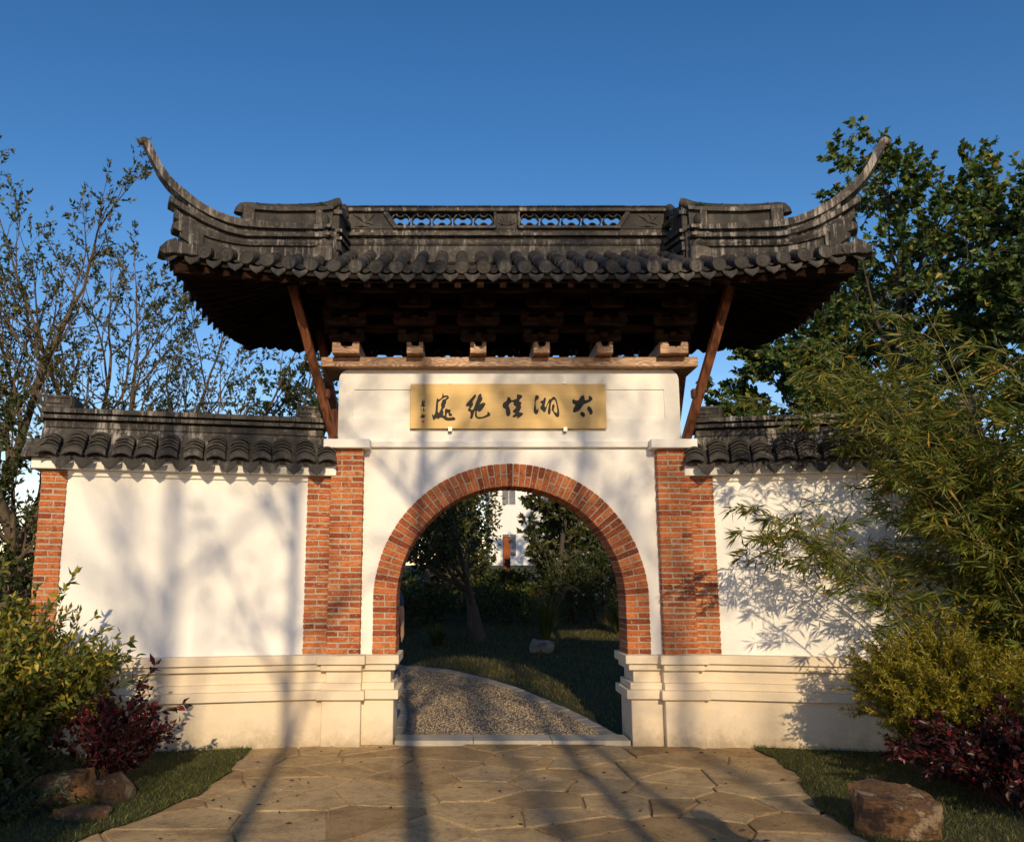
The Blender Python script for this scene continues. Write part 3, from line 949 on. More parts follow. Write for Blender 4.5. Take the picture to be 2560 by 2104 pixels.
def poly_at(c):
    # arc length style sampling of a list of (x, z)
    L = [0]
    for (a, b), (d, e) in zip(c, c[1:]): L.append(L[-1] + math.hypot(d - a, e - b))
    def f(t):
        q = t * L[-1]
        for i in range(len(c) - 1):
            if q <= L[i + 1] + 1e-9:
                u = (q - L[i]) / (L[i + 1] - L[i])
                return (c[i][0] + (c[i + 1][0] - c[i][0]) * u, c[i][1] + (c[i + 1][1] - c[i][1]) * u)
        return c[-1]
    return f
def chaikin(c, n=2):
    for _ in range(n):
        o = [c[0]]
        for a, b in zip(c, c[1:]):
            o += [(a[0] * .75 + b[0] * .25, a[1] * .75 + b[1] * .25), (a[0] * .25 + b[0] * .75, a[1] * .25 + b[1] * .75)]
        c = o + [c[-1]]
    return c
for s in (-1, 1):
    # base wall of the hip
    V, F = [], []
    n = 22
    core = MB()
    for i in range(n + 1):
        x = 1.84 + (3.20 - 1.84) * i / n
        zt = sm(TLO, x) + 0.005
        for of in (0.055, -0.055):
            for z in (deck(x, hip_y(max(x, 1.96))) - 0.03, zt):
                p = hip_pt(x, z, of)
                V.append((s * p[0], p[1], p[2]))
    for i in range(n):
        o = i * 4
        F += [(o, o + 4, o + 5, o + 1), (o + 2, o + 3, o + 7, o + 6), (o + 1, o + 5, o + 7, o + 3), (o, o + 2, o + 6, o + 4)]
    F += [(0, 1, 3, 2), (n * 4, n * 4 + 2, n * 4 + 3, n * 4 + 1)]
    hip = core.add(V, F).build('hip_ridge', 'ridge', gate)
    tt, tl = poly_at(chaikin(TOP)), poly_at(chaikin(TLO))
    # horn: short blocks, each a tile
    NB = 15
    for k in range(NB):
        t0, t1 = k / NB, (k + 1) / NB
        f0 = lambda t, a=t0, b=t1: tt(a + (b - a) * (0.01 + 0.98 * t))
        f1 = lambda t, a=t0, b=t1: tl(a + (b - a) * (0.01 + 0.98 * t))
        half = 0.10 if t1 < 0.5 else 0.10 - 0.045 * (t1 - 0.5) / 0.5
        hip_band(s, None, None, 0, 1, half + random.uniform(-.002, .002), 3, (f0, f1)).build('horn_block', 'edge' if k > 3 else 'ridge', hip)
    tip = MB()
    pa = hip_pt(3.565, 5.80); pb = hip_pt(3.60, 5.812); pc = hip_pt(3.645, 5.795)
    tip.tube([(s * pa[0], pa[1], pa[2]), (s * pb[0], pb[1], pb[2] + 0.006), (s * pc[0], pc[1], pc[2])], [0.046, 0.044, 0.030], 8).build('horn_tip', 'ridge', hip, smooth=50)
    hip_band(s, SHI, SLO, 1.88, 3.36, 0.105).build('hip_band', 'ridge', hip, 0.004)
    hip_band(s, RHI, RLO, 1.88, 3.31, 0.085, 24, None, True).build('hip_roll', 'ridge', hip, smooth=45)
    # end scrolls under the horn
    def xz(poly, of=0.095, name='cloud_block'):
        f = [hip_pt(x, z, of) for x, z in poly]; b = [hip_pt(x, z, -of) for x, z in poly]
        n_ = len(poly)
        V = [(s * p[0], p[1], p[2]) for p in f + b]
        F = [tuple(range(n_)), tuple(range(2 * n_ - 1, n_ - 1, -1))] + [(i, i + n_, (i + 1) % n_ + n_, (i + 1) % n_) for i in range(n_)]
        MB().add(V, F).build(name, 'ridge', hip, 0.005)
    xz([(3.10, 4.99), (3.25, 5.045), (3.325, 4.985), (3.315, 4.94), (3.235, 4.915), (3.26, 4.90), (3.245, 4.86), (3.18, 4.815), (3.165, 4.80), (3.08, 4.80)])
    xz([(3.02, 4.70), (3.02, 4.785), (3.15, 4.80), (3.27, 4.805), (3.285, 4.845), (3.36, 4.80), (3.415, 4.73), (3.42, 4.685), (3.37, 4.67), (3.30, 4.69)], 0.11, 'corner_curl')
    xz([(3.05, 4.70), (3.05, 5.0), (3.13, 4.98), (3.17, 4.82), (3.17, 4.72)], 0.082, 'hip_end')
    # framed box on top of the hip
    bt = [(1.88, 5.47), (2.05, 5.415), (2.4, 5.342), (2.73, 5.305)]
    def bz(x): return lerp_curve(bt, x)
    def strip(x0, x1, zlo, zhi, of0, of1, name, mat, n_=8, par=None):
        V, F = [], []
        for i in range(n_ + 1):
            x = x0 + (x1 - x0) * i / n_
            for of in (of0, of1):
                for z in (zlo(x), zhi(x)):
                    p = hip_pt(x, z, of); V.append((s * p[0], p[1], p[2]))
        for i in range(n_):
            o = i * 4
            F += [(o, o + 4, o + 5, o + 1), (o + 2, o + 3, o + 7, o + 6), (o + 1, o + 5, o + 7, o + 3), (o, o + 2, o + 6, o + 4)]
        F += [(0, 1, 3, 2), (n_ * 4, n_ * 4 + 2, n_ * 4 + 3, n_ * 4 + 1)]
        return MB().add(V, F).build(name, mat, par or hip)
    box = strip(1.88, 2.70, lambda x: sm(TOP, x) - 0.02, lambda x: bz(x) - 0.01, 0.045, -0.07, 'ridge_box', 'tile')
    strip(1.885, 2.72, lambda x: bz(x) - 0.042, lambda x: bz(x), 0.085, -0.085, 'box_frame', 'edge', par=box)
    strip(2.62, 2.72, lambda x: sm(TOP, x) - 0.01, lambda x: bz(x) - 0.043, 0.084, -0.084, 'box_frame', 'edge', 2, box)
    strip(1.99, 2.05, lambda x: sm(TOP, x) - 0.01, lambda x: bz(x) - 0.043, 0.084, -0.084, 'box_frame', 'edge', 2, box)
    rp = [(2.745, 5.245), (2.74, 5.30), (2.70, 5.335), (2.55, 5.342), (2.35, 5.375), (2.15, 5.42), (2.0, 5.462), (1.90, 5.50), (1.84, 5.545), (1.80, 5.56)]
    rpp = chaikin(rp)
    for k in range(5):
        seg = [poly_at(rpp)((k + j / 5) / 5) for j in range(6)]
        q = [hip_pt(x, z - 0.012) for x, z in seg]
        MB().tube([(s * p[0], p[1], p[2]) for p in q], [0.056] + [0.05] * 5, 10).build('roll_cap', 'tile', hip, smooth=40)
    # stack at the front end of the end ridge
    cx, cy = s * 1.965, -0.70
    st = MB().box(cx - 0.125, cx + 0.125, cy - 0.05, cy + 0.14, 4.84, 4.998).build('end_ridge_foot', 'edge', hip, 0.005)
    hr = [(cx + 0.10 * math.cos(math.pi * k / 10), cy - 0.03, 5.0 + 0.095 * math.sin(math.pi * k / 10)) for k in range(11)]
    MB().prism(hr, (0, 0.14, 0)).build('half_round', 'tile', st, 0.003)
    MB().box(cx - 0.112, cx + 0.105, cy - 0.06, cy + 0.12, 5.112, 5.148).build('slab', 'edge', st, 0.003)
    MB().box(cx - 0.07, cx + 0.07, cy - 0.02, cy + 0.1, 5.1485, 5.194).build('neck', 'tile', st, 0.003)
    MB().box(cx - 0.115, cx + 0.11, cy - 0.06, cy + 0.12, 5.195, 5.232).build('slab', 'ridge', st, 0.003)
    prof = [(0.035, 5.233), (0.066, 5.275), (0.072, 5.32), (0.055, 5.36), (0.03, 5.385), (0.042, 5.42)]
    V = [(cx + 0.005 + r_ * math.cos(2 * math.pi * k / 12), cy + 0.03 + r_ * math.sin(2 * math.pi * k / 12), z) for r_, z in prof for k in range(12)]
    F = [(i * 12 + k, i * 12 + (k + 1) % 12, (i + 1) * 12 + (k + 1) % 12, (i + 1) * 12 + k) for i in range(5) for k in range(12)]
    MB().add(V, F).build('vase', 'tile', st, smooth=40)
    # the end ridge running back to the main ridge
    xa, xb = sorted((s * 1.80, s * 1.92))
    er = MB().box(xa, xb, -0.60, 0.10, 4.80, 5.44).build('end_ridge', 'tile', gate, 0.004)
    for z0, z1, pr in ((5.0, 5.09, 0.02), (5.115, 5.15, 0.035), (5.20, 5.235, 0.035), (5.40, 5.445, 0.03)):
        m = MB().hexa([(x, y, z + (0.16 if y > 0 else 0)) for z in (z0, z1) for x, y in ((xa - pr, -0.625), (xb + pr, -0.625), (xb + pr, 0.14), (xa - pr, 0.14))])
        m.build('end_ridge_band', 'ridge', er, 0.003)
    MB().tube([(s * 1.86, -0.58, 5.50), (s * 1.86, -0.2, 5.56), (s * 1.86, 0.12, 5.80)], [0.052, 0.055, 0.05], 10).build('roll_cap', 'tile', er, smooth=40)
    MB().hexa([(x, y, z + (0.24 if y > 0 else 0)) for z in (5.44, 5.50) for x, y in ((xa, -0.60), (xb, -0.60), (xb, 0.10), (xa, 0.10))]).build('end_ridge_top', 'ridge', er)
    # a tuft of green on the end ridge
    tf = MB()
    for k in range(26):
        a = random.uniform(0, 6.28); e = random.uniform(0.2, 1.2)
        d = Vector((math.cos(a) * math.cos(e), -abs(math.sin(a)) * math.cos(e), math.sin(e))) * random.uniform(0.03, 0.06)
        b0 = Vector((cx + random.uniform(-.03, .03), cy - 0.02, 5.43))
        sd_ = Vector((-d.y, d.x, 0)).normalized() * 0.008
        tf.add([b0, b0 + d * .5 + sd_, b0 + d, b0 + d * .5 - sd_], [(0, 1, 2, 3)])
    stuff(tf.build('moss_tuft', 'moss', gate))

# ------------------------------------------------------------------ wing walls
def arc_tile_mesh(w_, sag, L, t, n=8):
    V, F = [], []
    for y in (0, L):
        for dz in (0, -t):
            for k in range(n + 1):
                u = -1 + 2 * k / n
                V.append((u * w_ / 2, y, dz - sag * u * u))
    s_ = n + 1
    for k in range(n):
        F += [(k, k + 1, 2 * s_ + k + 1, 2 * s_ + k), (s_ + k, 3 * s_ + k, 3 * s_ + k + 1, s_ + k + 1), (k, s_ + k, s_ + k + 1, k + 1)]
    F += [(0, 2 * s_, 3 * s_, s_), (n, s_ + n, 3 * s_ + n, 2 * s_ + n)]
    return MB().add(V, F).mesh('cover_tile', smooth=35)
COVER = arc_tile_mesh(0.182, 0.042, 0.16, 0.020)
def crescent_mesh(w_, sag, h_, t=0.03, n=8):
    up = [(-w_ / 2 + w_ * k / n, -sag * (2 * k / n - 1) ** 2) for k in range(n + 1)]
    lo = [(w_ / 2 * 0.97 - w_ * 0.97 * k / n, -h_ - sag * 0.85 * (2 * k / n - 1) ** 2) for k in range(n + 1)]
    return MB().prism([(x, 0, z) for x, z in up + lo], (0, t, 0)).mesh('cover_tile_end', 0.004)
CRES = crescent_mesh(0.192, 0.046, 0.060)
WDRIP = drip_mesh(0.178, 0.135, 0.016, 0.02)
for me_ in (COVER, CRES, WDRIP): me_.materials.append(M['tile'])

def wing(s, label):
    WA = 13.0
    root = thing('wing_wall', label, 'wall', (s * 1.90, 0.0, 0.0), -s * R(WA), 'wing walls of the gate')
    def X(a, b):
        return sorted((s * a, s * b))
    T = 0.34
    U0, U1, U2, U3 = 0.0, 0.247, 2.60, 2.838
    ZT = 2.64
    brick_pier(root, *X(U0, U1), -0.05, 0.05 + T, PLZ + 0.009, ZT + 0.05, 30, 'half')
    brick_pier(root, *X(U2, U3), -0.05, 0.05 + T, PLZ + 0.009, ZT + 0.05, 30, 'half')
    MB().box(*X(U1 - 0.01, U2 + 0.01), -0.025, T, PLZ - 0.02, ZT + 0.06).build('wall_panel', 'plaster', root)
    plinth(root, *X(-0.10, U3 + 0.02), -0.115, T + 0.1, 0.006, left=(0 if s > 0 else 1), right=(1 if s > 0 else 0))
    # white cornice
    MB().box(*X(U1 - 0.0, U2 + 0.0), -0.05, T + 0.03, ZT, ZT + 0.058).build('cornice', 'plaster', root, 0.004)
    MB().box(*X(-0.04, U3 + 0.085), -0.125, T + 0.09, ZT + 0.059, ZT + 0.165).build('cornice', 'plaster', root, 0.006)
    # coping body (sloped both ways)
    zc = ZT + 0.165
    sec = [(-0.20, zc + 0.001), (-0.20, zc + 0.03), (-0.045, zc + 0.165), (-0.045, zc + 0.20), (T + 0.045, zc + 0.20), (T + 0.045, zc + 0.165), (T + 0.2, zc + 0.03), (T + 0.2, zc + 0.001)]
    a, b = X(-0.005, U3 + 0.11)
    cop = MB().prism([(a, y, z) for y, z in sec], (b - a, 0, 0)).build('coping', 'tile', root)
    e0 = s * (U3 + 0.112)
    MB().prism([(e0, y * 1.05 - 0.01, z - 0.01) for y, z in sec], (s * 0.05, 0, 0)).build('coping_end', 'edge', cop, 0.004)
    NC = 13
    sp = (U3 + 0.06) / NC
    for k in range(NC):
        u = 0.075 + sp * k + random.uniform(-.012, .012)
        rz = random.uniform(-.05, .05)
        for r in range(5 if k % 3 else 4):
            put('cover_tile', COVER, None, cop, (s * u, -0.262 + 0.036 * r + random.uniform(-.005, .005), zc + 0.118 + 0.038 * r), (0.22, random.uniform(-.05, .05), rz))
        put('cover_tile_end', CRES, None, cop, (s * u, -0.272, zc + 0.104), (-0.30, random.uniform(-.05, .05), rz))
        if k < NC - 1:
            put('drip_tile', WDRIP, None, cop, (s * (u + sp / 2), -0.245, zc + 0.012), (-0.12 + random.uniform(-.05, .05), random.uniform(-.06, .06), random.uniform(-.05, .05)))
            put('pan_tile', PAN, None, cop, (s * (u + sp / 2), -0.22, zc + 0.045), (0.55, 0, 0), (0.8, 1, 1))
    # ridge of the coping
    ym = T / 2
    zr = zc + 0.20
    a, b = X(0.085, U3 + 0.035)
    rg = MB().prism([(a, y, z) for y, z in ((-0.055, zr - 0.04), (-0.015, zr + 0.115), (T + 0.015, zr + 0.115), (T + 0.055, zr - 0.04))], (b - a, 0, 0)).build('coping_ridge', 'ridge', root)
    MB().box(a + .01, b - .01, -0.03, T + 0.03, zr + 0.1155, zr + 0.188).build('ridge_course', 'ridge', rg, 0.012)
    MB().box(a + .03, b - .03, 0.02, T - 0.02, zr + 0.1885, zr + 0.30).build('ridge_core', 'tile', rg)
    nb = 17
    for k in range(nb):
        xa = a - 0.02 + (b - a + 0.04) * k / nb; xb = a - 0.02 + (b - a + 0.04) * (k + 1) / nb
        q = random.uniform(-.004, .004)
        MB().box(xa + .0015, xb - .0015, -0.075 + q, T + 0.075, zr + 0.205, zr + 0.243).build('ridge_brick', 'ridge', rg, 0.003)
        q = random.uniform(-.004, .004)
        MB().box(xa + .0015, xb - .0015, -0.062 + q, T + 0.062, zr + 0.268, zr + 0.318).build('ridge_brick', 'edge' if k % 5 == 1 else 'ridge', rg, 0.003)
    for k in range(13):
        xa = a + (b - a) * k / 13; xb = a + (b - a) * (k + 1) / 13
        MB().tube([(xa + .001, ym, zr + 0.292), (xb - .001, ym, zr + 0.292)], [0.060, 0.058], 10).build('cap_tile', 'tile', rg, smooth=40)
    for (ua, ub) in ((0.105, 0.385), (U3 - 0.25, U3 + 0.05)):
        xa, xb = X(ua, ub)
        blk = MB().box(xa, xb, 0.0 - 0.03, T + 0.03, zr + 0.3185, zr + 0.452).build('scroll_block', 'ridge', rg, 0.015)
        # fret relief
        w_, h_ = xb - xa, 0.134
        for (p, q) in (((.12, .12), (.88, .12)), ((.88, .12), (.88, .85)), ((.88, .85), (.12, .85)), ((.12, .85), (.12, .45)), ((.12, .45), (.55, .45))):
            MB().beam((xa + p[0] * w_, -0.036, zr + .318 + p[1] * h_), (xa + q[0] * w_, -0.036, zr + .318 + q[1] * h_), 0.02, 0.018, (0, 1, 0)).build('fret', 'edge', blk)
    return root
wing(-1, 'white wing wall with dark tiled coping, seen whole behind the yellow-green shrub')
wing(1, 'white wing wall with dark tiled coping, half hidden by the bamboo clump')

# ------------------------------------------------------------------ name plaque
def plaque():
    X0, X1, Z0, Z1 = -1.066, 1.040, 3.215, 3.703
    root = thing('name_plaque', 'gold rectangular plaque with five black brush-written characters above the arch', 'plaque', (0, -0.05, 0))
    pan = MB().box(X0, X1, 0.0, 0.03, Z0, Z1).build('panel', 'gold', root, 0.002)
    def W(px, py):
        return (X0 + (px - 1023.5) / (1521 - 1023.5) * (X1 - X0), Z1 - (py - 957.6) / 111.0 * (Z1 - Z0))
    def glyph(name, polys, ox, oy, sc, mat='ink'):
        m = MB()
        for i, poly in enumerate(polys):
            pts_ = chaikin(poly + [poly[0]], 1)[:-1]
            q = [W(ox + x / sc, oy + y / sc) for x, y in pts_]
            d = 0.003 + 0.0006 * i
            m.prism([(x, -d, z) for x, z in q], (0, d - 0.0008, 0))
        m.build(name, mat, root)
    glyph('character', [
        [(320,640),(340,570),(385,535),(450,590),(530,610),(600,620),(660,590),(720,510),(790,400),(870,335),(930,350),(975,400),(985,490),(1000,580),(1040,605),(1130,580),(1210,545),(1205,430),(1215,385),(1255,360),(1330,410),(1400,470),(1418,530),(1390,590),(1300,670),(1150,740),(940,810),(880,890),(800,1000),(720,1110),(640,1160),(540,1210),(450,1245),(370,1250),(345,1210),(360,1090),(400,980),(460,890),(490,850),(400,820),(340,760),(315,690)],
        [(740,1260),(780,1215),(870,1215),(950,1260),(985,1330),(995,1400),(960,1470),(910,1498),(850,1480),(770,1410),(735,1340)],
        [(1110,1030),(1140,940),(1190,910),(1240,940),(1310,985),(1350,1060),(1395,1150),(1412,1220),(1390,1300),(1330,1355),(1270,1370),(1245,1330),(1210,1240),(1150,1170),(1105,1090)]], 1420, 970, 21.12)
    glyph('character', [
        [(1200,190),(1240,183),(1290,210),(1302,250),(1280,300),(1215,345),(1195,390),(1195,470),(1205,540),(1225,615),(1245,620),(1262,580),(1280,575),(1283,640),(1262,710),(1220,748),(1190,745),(1145,705),(1130,620),(1150,520),(1165,420),(1168,320),(1180,240)],
        [(1470,255),(1505,265),(1510,310),(1490,400),(1465,480),(1470,530),(1500,540),(1530,460),(1570,370),(1610,300),(1660,300),(1700,250),(1745,230),(1790,255),(1830,340),(1850,430),(1880,560),(1898,680),(1895,780),(1870,830),(1820,830),(1770,790),(1735,720),(1690,640),(1665,630),(1675,560),(1690,470),(1720,450),(1760,470),(1760,530),(1735,590),(1735,640),(1770,690),(1810,710),(1835,690),(1835,600),(1825,500),(1805,400),(1780,330),(1750,315),(1700,340),(1670,390),(1650,470),(1640,560),(1645,660),(1630,730),(1600,755),(1565,735),(1553,670),(1570,560),(1590,470),(1600,400),(1580,420),(1550,490),(1520,580),(1490,660),(1455,692),(1415,675),(1405,635),(1350,605),(1328,560),(1345,510),(1385,470),(1385,430),(1335,415),(1330,385),(1370,350),(1425,335),(1440,280)]], 1240, 970, 11.733)
    glyph('character', [
        [(370,240),(430,245),(455,300),(480,345),(560,315),(635,290),(640,200),(655,145),(700,170),(790,185),(805,230),(780,270),(725,315),(700,370),(775,390),(775,440),(745,470),(770,540),(740,610),(690,690),(800,695),(820,740),(790,780),(720,830),(640,880),(635,850),(660,810),(580,830),(505,840),(505,790),(550,755),(600,715),(515,695),(515,640),(560,600),(620,550),(600,520),(540,470),(525,435),(570,405),(480,385),(440,420),(385,480),(400,530),(435,600),(450,700),(440,760),(375,815),(345,805),(310,740),(305,590),(235,570),(210,510),(215,440),(260,390),(320,370),(350,290)]], 1240, 970, 11.733)
    glyph('character', [
        [(590,210),(620,240),(605,310),(540,390),(470,490),(505,560),(490,640),(430,710),(395,765),(440,790),(500,790),(540,690),(590,560),(640,440),(680,300),(710,220),(790,178),(815,200),(825,290),(860,340),(850,420),(800,500),(740,590),(800,550),(890,520),(960,530),(980,570),(930,660),(870,750),(800,840),(710,880),(680,820),(640,850),(640,960),(650,1040),(720,1065),(850,1060),(960,1010),(1040,970),(1045,900),(1060,830),(1090,880),(1160,930),(1160,990),(1120,1030),(1000,1075),(850,1120),(720,1135),(620,1100),(570,1040),(565,960),(585,800),(560,840),(520,960),(470,1130),(390,1135),(380,1080),(405,980),(400,860),(300,840),(295,800),(350,700),(355,655),(240,665),(220,620),(250,550),(350,440),(450,340),(550,220)]], 1150, 970, 15.086)
    glyph('character', [
        [(770,360),(790,345),(820,400),(860,400),(960,330),(975,250),(1000,115),(1015,190),(1030,265),(1110,245),(1190,250),(1200,300),(1060,330),(960,390),(860,480),(820,510),(815,700),(805,880),(850,905),(860,960),(760,1110),(720,1130),(670,1185),(630,1165),(605,1080),(590,960),(605,940),(630,990),(660,1000),(690,950),(720,850),(730,650),(750,470)],
        [(1190,250),(1240,320),(1220,370),(1130,430),(1130,510),(1110,580),(1075,610),(1095,650),(1060,720),(990,780),(1020,850),(1030,920),(1005,990),(1080,1020),(1070,900),(1085,780),(1110,745),(1160,755),(1200,785),(1270,770),(1305,810),(1280,880),(1300,930),(1350,940),(1365,990),(1330,1030),(1260,1040),(1225,1000),(1215,920),(1190,890),(1160,930),(1140,1000),(1150,1070),(1260,1085),(1350,1070),(1380,1045),(1450,1080),(1490,1130),(1470,1175),(1350,1195),(1200,1200),(1100,1180),(1030,1120),(950,1080),(890,1085),(850,1130),(800,1135),(760,1105),(850,960),(850,905),(950,720),(925,620),(930,560),(975,470),(975,410),(1060,395),(1150,340)]], 1040, 970, 15.086)
    # small signature column and red seal
    def strokes(lst):
        out = []
        for x0, y0, x1, y1, w_ in lst:
            dx, dy = x1 - x0, y1 - y0
            L = math.hypot(dx, dy); nx_, ny_ = -dy / L * w_ / 2, dx / L * w_ / 2
            out.append([(x0 + nx_, y0 + ny_), (x1 + nx_, y1 + ny_), (x1 - nx_, y1 - ny_), (x0 - nx_, y0 - ny_)])
        return out
    glyph('signature', strokes([(160,545,310,500,26),(220,430,215,660,40),(275,400,262,690,26),(135,645,330,640,34),(185,600,300,590,40),(305,470,285,560,26),(300,610,330,650,30)]), 1040, 970, 15.086)
    glyph('signature', strokes([(150,760,180,775,30),(165,815,185,820,28),(180,870,195,860,28),(225,800,300,775,24),(265,700,262,860,28),(230,850,275,835,28),(305,820,325,845,26)]), 1040, 970, 15.086)
    glyph('signature', strokes([(115,1040,370,995,30),(205,925,215,1090,36),(270,945,280,1090,36),(160,1085,315,1070,40),(180,1010,310,1050,40)]), 1040, 970, 15.086)
    glyph('red_seal', [[(190,1180),(300,1175),(305,1280),(195,1285)]], 1040, 970, 15.086, 'seal')
    for px in (1125, 1416):
        x = W(px, 1066)[0]
        c = MB()
        c.box(x - 0.020, x + 0.020, -0.016, 0.05, Z0 - 0.032, Z0 - 0.001); c.box(x - 0.020, x + 0.020, -0.016, -0.006, Z0 - 0.0005, Z0 + 0.014)
        c.build('clip', 'clip', root)
        c = MB(); c.box(x - 0.014, x + 0.014, -0.010, 0.05, Z1 + 0.001, Z1 + 0.014)
        c.build('clip', 'clip', root)
plaque()

# ------------------------------------------------------------------ threshold and garden path
thr = MB()
for k in range(3):
    xa = -1.19 + 2.38 * k / 3
    thr.box(xa + .002, xa + 2.38 / 3 - .002, -0.045, 0.30, -0.02, 0.036)
tag(thr.build('threshold', 'slab', None, 0.006), 'pale stone threshold slab lying across the arch opening', 'threshold')
OUT = chaikin([(1.175, 0.30), (1.06, 0.71), (0.86, 1.34), (0.53, 2.16), (0.14, 3.01), (-0.33, 3.70), (-0.85, 4.22), (-1.5, 4.50), (-2.6, 4.75), (-5.0, 4.9)], 2)
INN = chaikin([(-1.16, 0.30), (-1.13, 0.9), (-1.15, 1.5), (-1.25, 2.05), (-1.45, 2.5), (-1.9, 2.85), (-2.7, 3.0), (-3.6, 3.05), (-4.4, 3.05), (-5.0, 3.05)], 2)
fo, fi = poly_at(OUT), poly_at(INN)
V, F = [], []
n = 40
for i in range(n + 1):
    a, b = fo(i / n), fi(i / n)
    for k in range(5):
        t = k / 4
        x, y = a[0] + (b[0] - a[0]) * t, a[1] + (b[1] - a[1]) * t
        V.append((x, y, ground_z(y) + 0.006))
for i in range(n):
    for k in range(4):
        o = i * 5 + k
        F.append((o, o + 1, o + 6, o + 5))
path = struct(MB().add(V, F).build('garden_path', 'gravel'))
def kerb(f, side, length, wd):
    total = 0
    prev = f(0); k = 0; t = 0
    segs = []
    pts_ = [f(i / 400) for i in range(401)]
    i = 0
    while i < 400:
        j = i
        L = 0
        want = length * random.uniform(0.7, 1.3)
        while j < 400 and L < want:
            L += math.hypot(pts_[j + 1][0] - pts_[j][0], pts_[j + 1][1] - pts_[j][1]); j += 1
        segs.append((pts_[i], pts_[j])); i = j
    for a, b in segs[:60]:
        d = Vector((b[0] - a[0], b[1] - a[1])); 
        if d.length < 0.05: continue
        d.normalize(); nn = Vector((-d.y, d.x)) * side
        a2 = Vector(a) + d * 0.006; b2 = Vector(b) - d * 0.006
        w2 = wd * random.uniform(0.85, 1.1)
        q = [a2, b2, b2 + nn * w2, a2 + nn * w2]
        z = random.uniform(0.012, 0.022)
        MB().hexa([(p.x, p.y, ground_z(p.y) - 0.03) for p in q] + [(p.x, p.y, ground_z(p.y) + z) for p in q]).build('kerb_stone', 'kerb', path, 0.004)
kerb(fo, 1, 0.16, 0.15)
kerb(fi, 1, 0.26, 0.17)
# loose washed pebbles set in the path
pv, pf = [], []
for k in range(9000):
    t = abs(RNG.random()) ** 1.2 * 0.62; u = RNG.random() * 0.9 + 0.04
    a, b = fo(t), fi(t)
    x, y = a[0] + (b[0] - a[0]) * u, a[1] + (b[1] - a[1]) * u
    r = RNG.uniform(0.007, 0.015); e = RNG.uniform(0.6, 1.0); an = RNG.uniform(0, 3.14)
    z = ground_z(y) + 0.005
    o = len(pv)
    ca, sa = math.cos(an) * r, math.sin(an) * r
    pv += [(x + ca, y + sa, z), (x - sa * e, y + ca * e, z), (x - ca, y - sa, z), (x + sa * e, y - ca * e, z), (x, y, z + r * 0.7)]
    pf += [(o, o + 1, o + 4), (o + 1, o + 2, o + 4), (o + 2, o + 3, o + 4), (o + 3, o, o + 4)]
me = bpy.data.meshes.new('pebbles'); me.from_pydata(pv, [], pf)
stuff(put('pebbles', me, 'pebble', path))

# ------------------------------------------------------------------ plants
def leaf_mesh(name, P, D, S, W, mat, parent, fold=0.25, seed=1, normal_up=0.0):
    rg = np.random.default_rng(seed)
    P = np.asarray(P, float); D = np.asarray(D, float)
    n = len(P)
    D = D / (np.linalg.norm(D, axis=1, keepdims=True) + 1e-9)
    A = rg.normal(size=(n, 3)); A[:, 2] += normal_up * 3
    side = np.cross(D, A); side /= (np.linalg.norm(side, axis=1, keepdims=True) + 1e-9)
    nor = np.cross(side, D)
    S = np.asarray(S, float).reshape(n, 1) if np.ndim(S) else np.full((n, 1), float(S)) * rg.uniform(0.7, 1.25, (n, 1))
    w = S * W
    mid = P + D * S * 0.42
    V = np.empty((n, 4, 3))
    V[:, 0] = P; V[:, 1] = mid + side * w / 2 + nor * w * fold; V[:, 2] = P + D * S - nor * S * 0.06; V[:, 3] = mid - side * w / 2 + nor * w * fold
    me = bpy.data.meshes.new(name)
    me.vertices.add(n * 4)
    me.vertices.foreach_set('co', V.reshape(-1))
    idx = (np.arange(n)[:, None] * 4 + np.array([0, 1, 2, 0, 2, 3])[None]).reshape(-1)
    me.loops.add(n * 6); me.loops.foreach_set('vertex_index', idx)
    me.polygons.add(n * 2); me.polygons.foreach_set('loop_start', np.arange(n * 2) * 3); me.polygons.foreach_set('loop_total', np.full(n * 2, 3))
    me.update(); me.validate()
    return stuff(put(name, me, mat, parent))

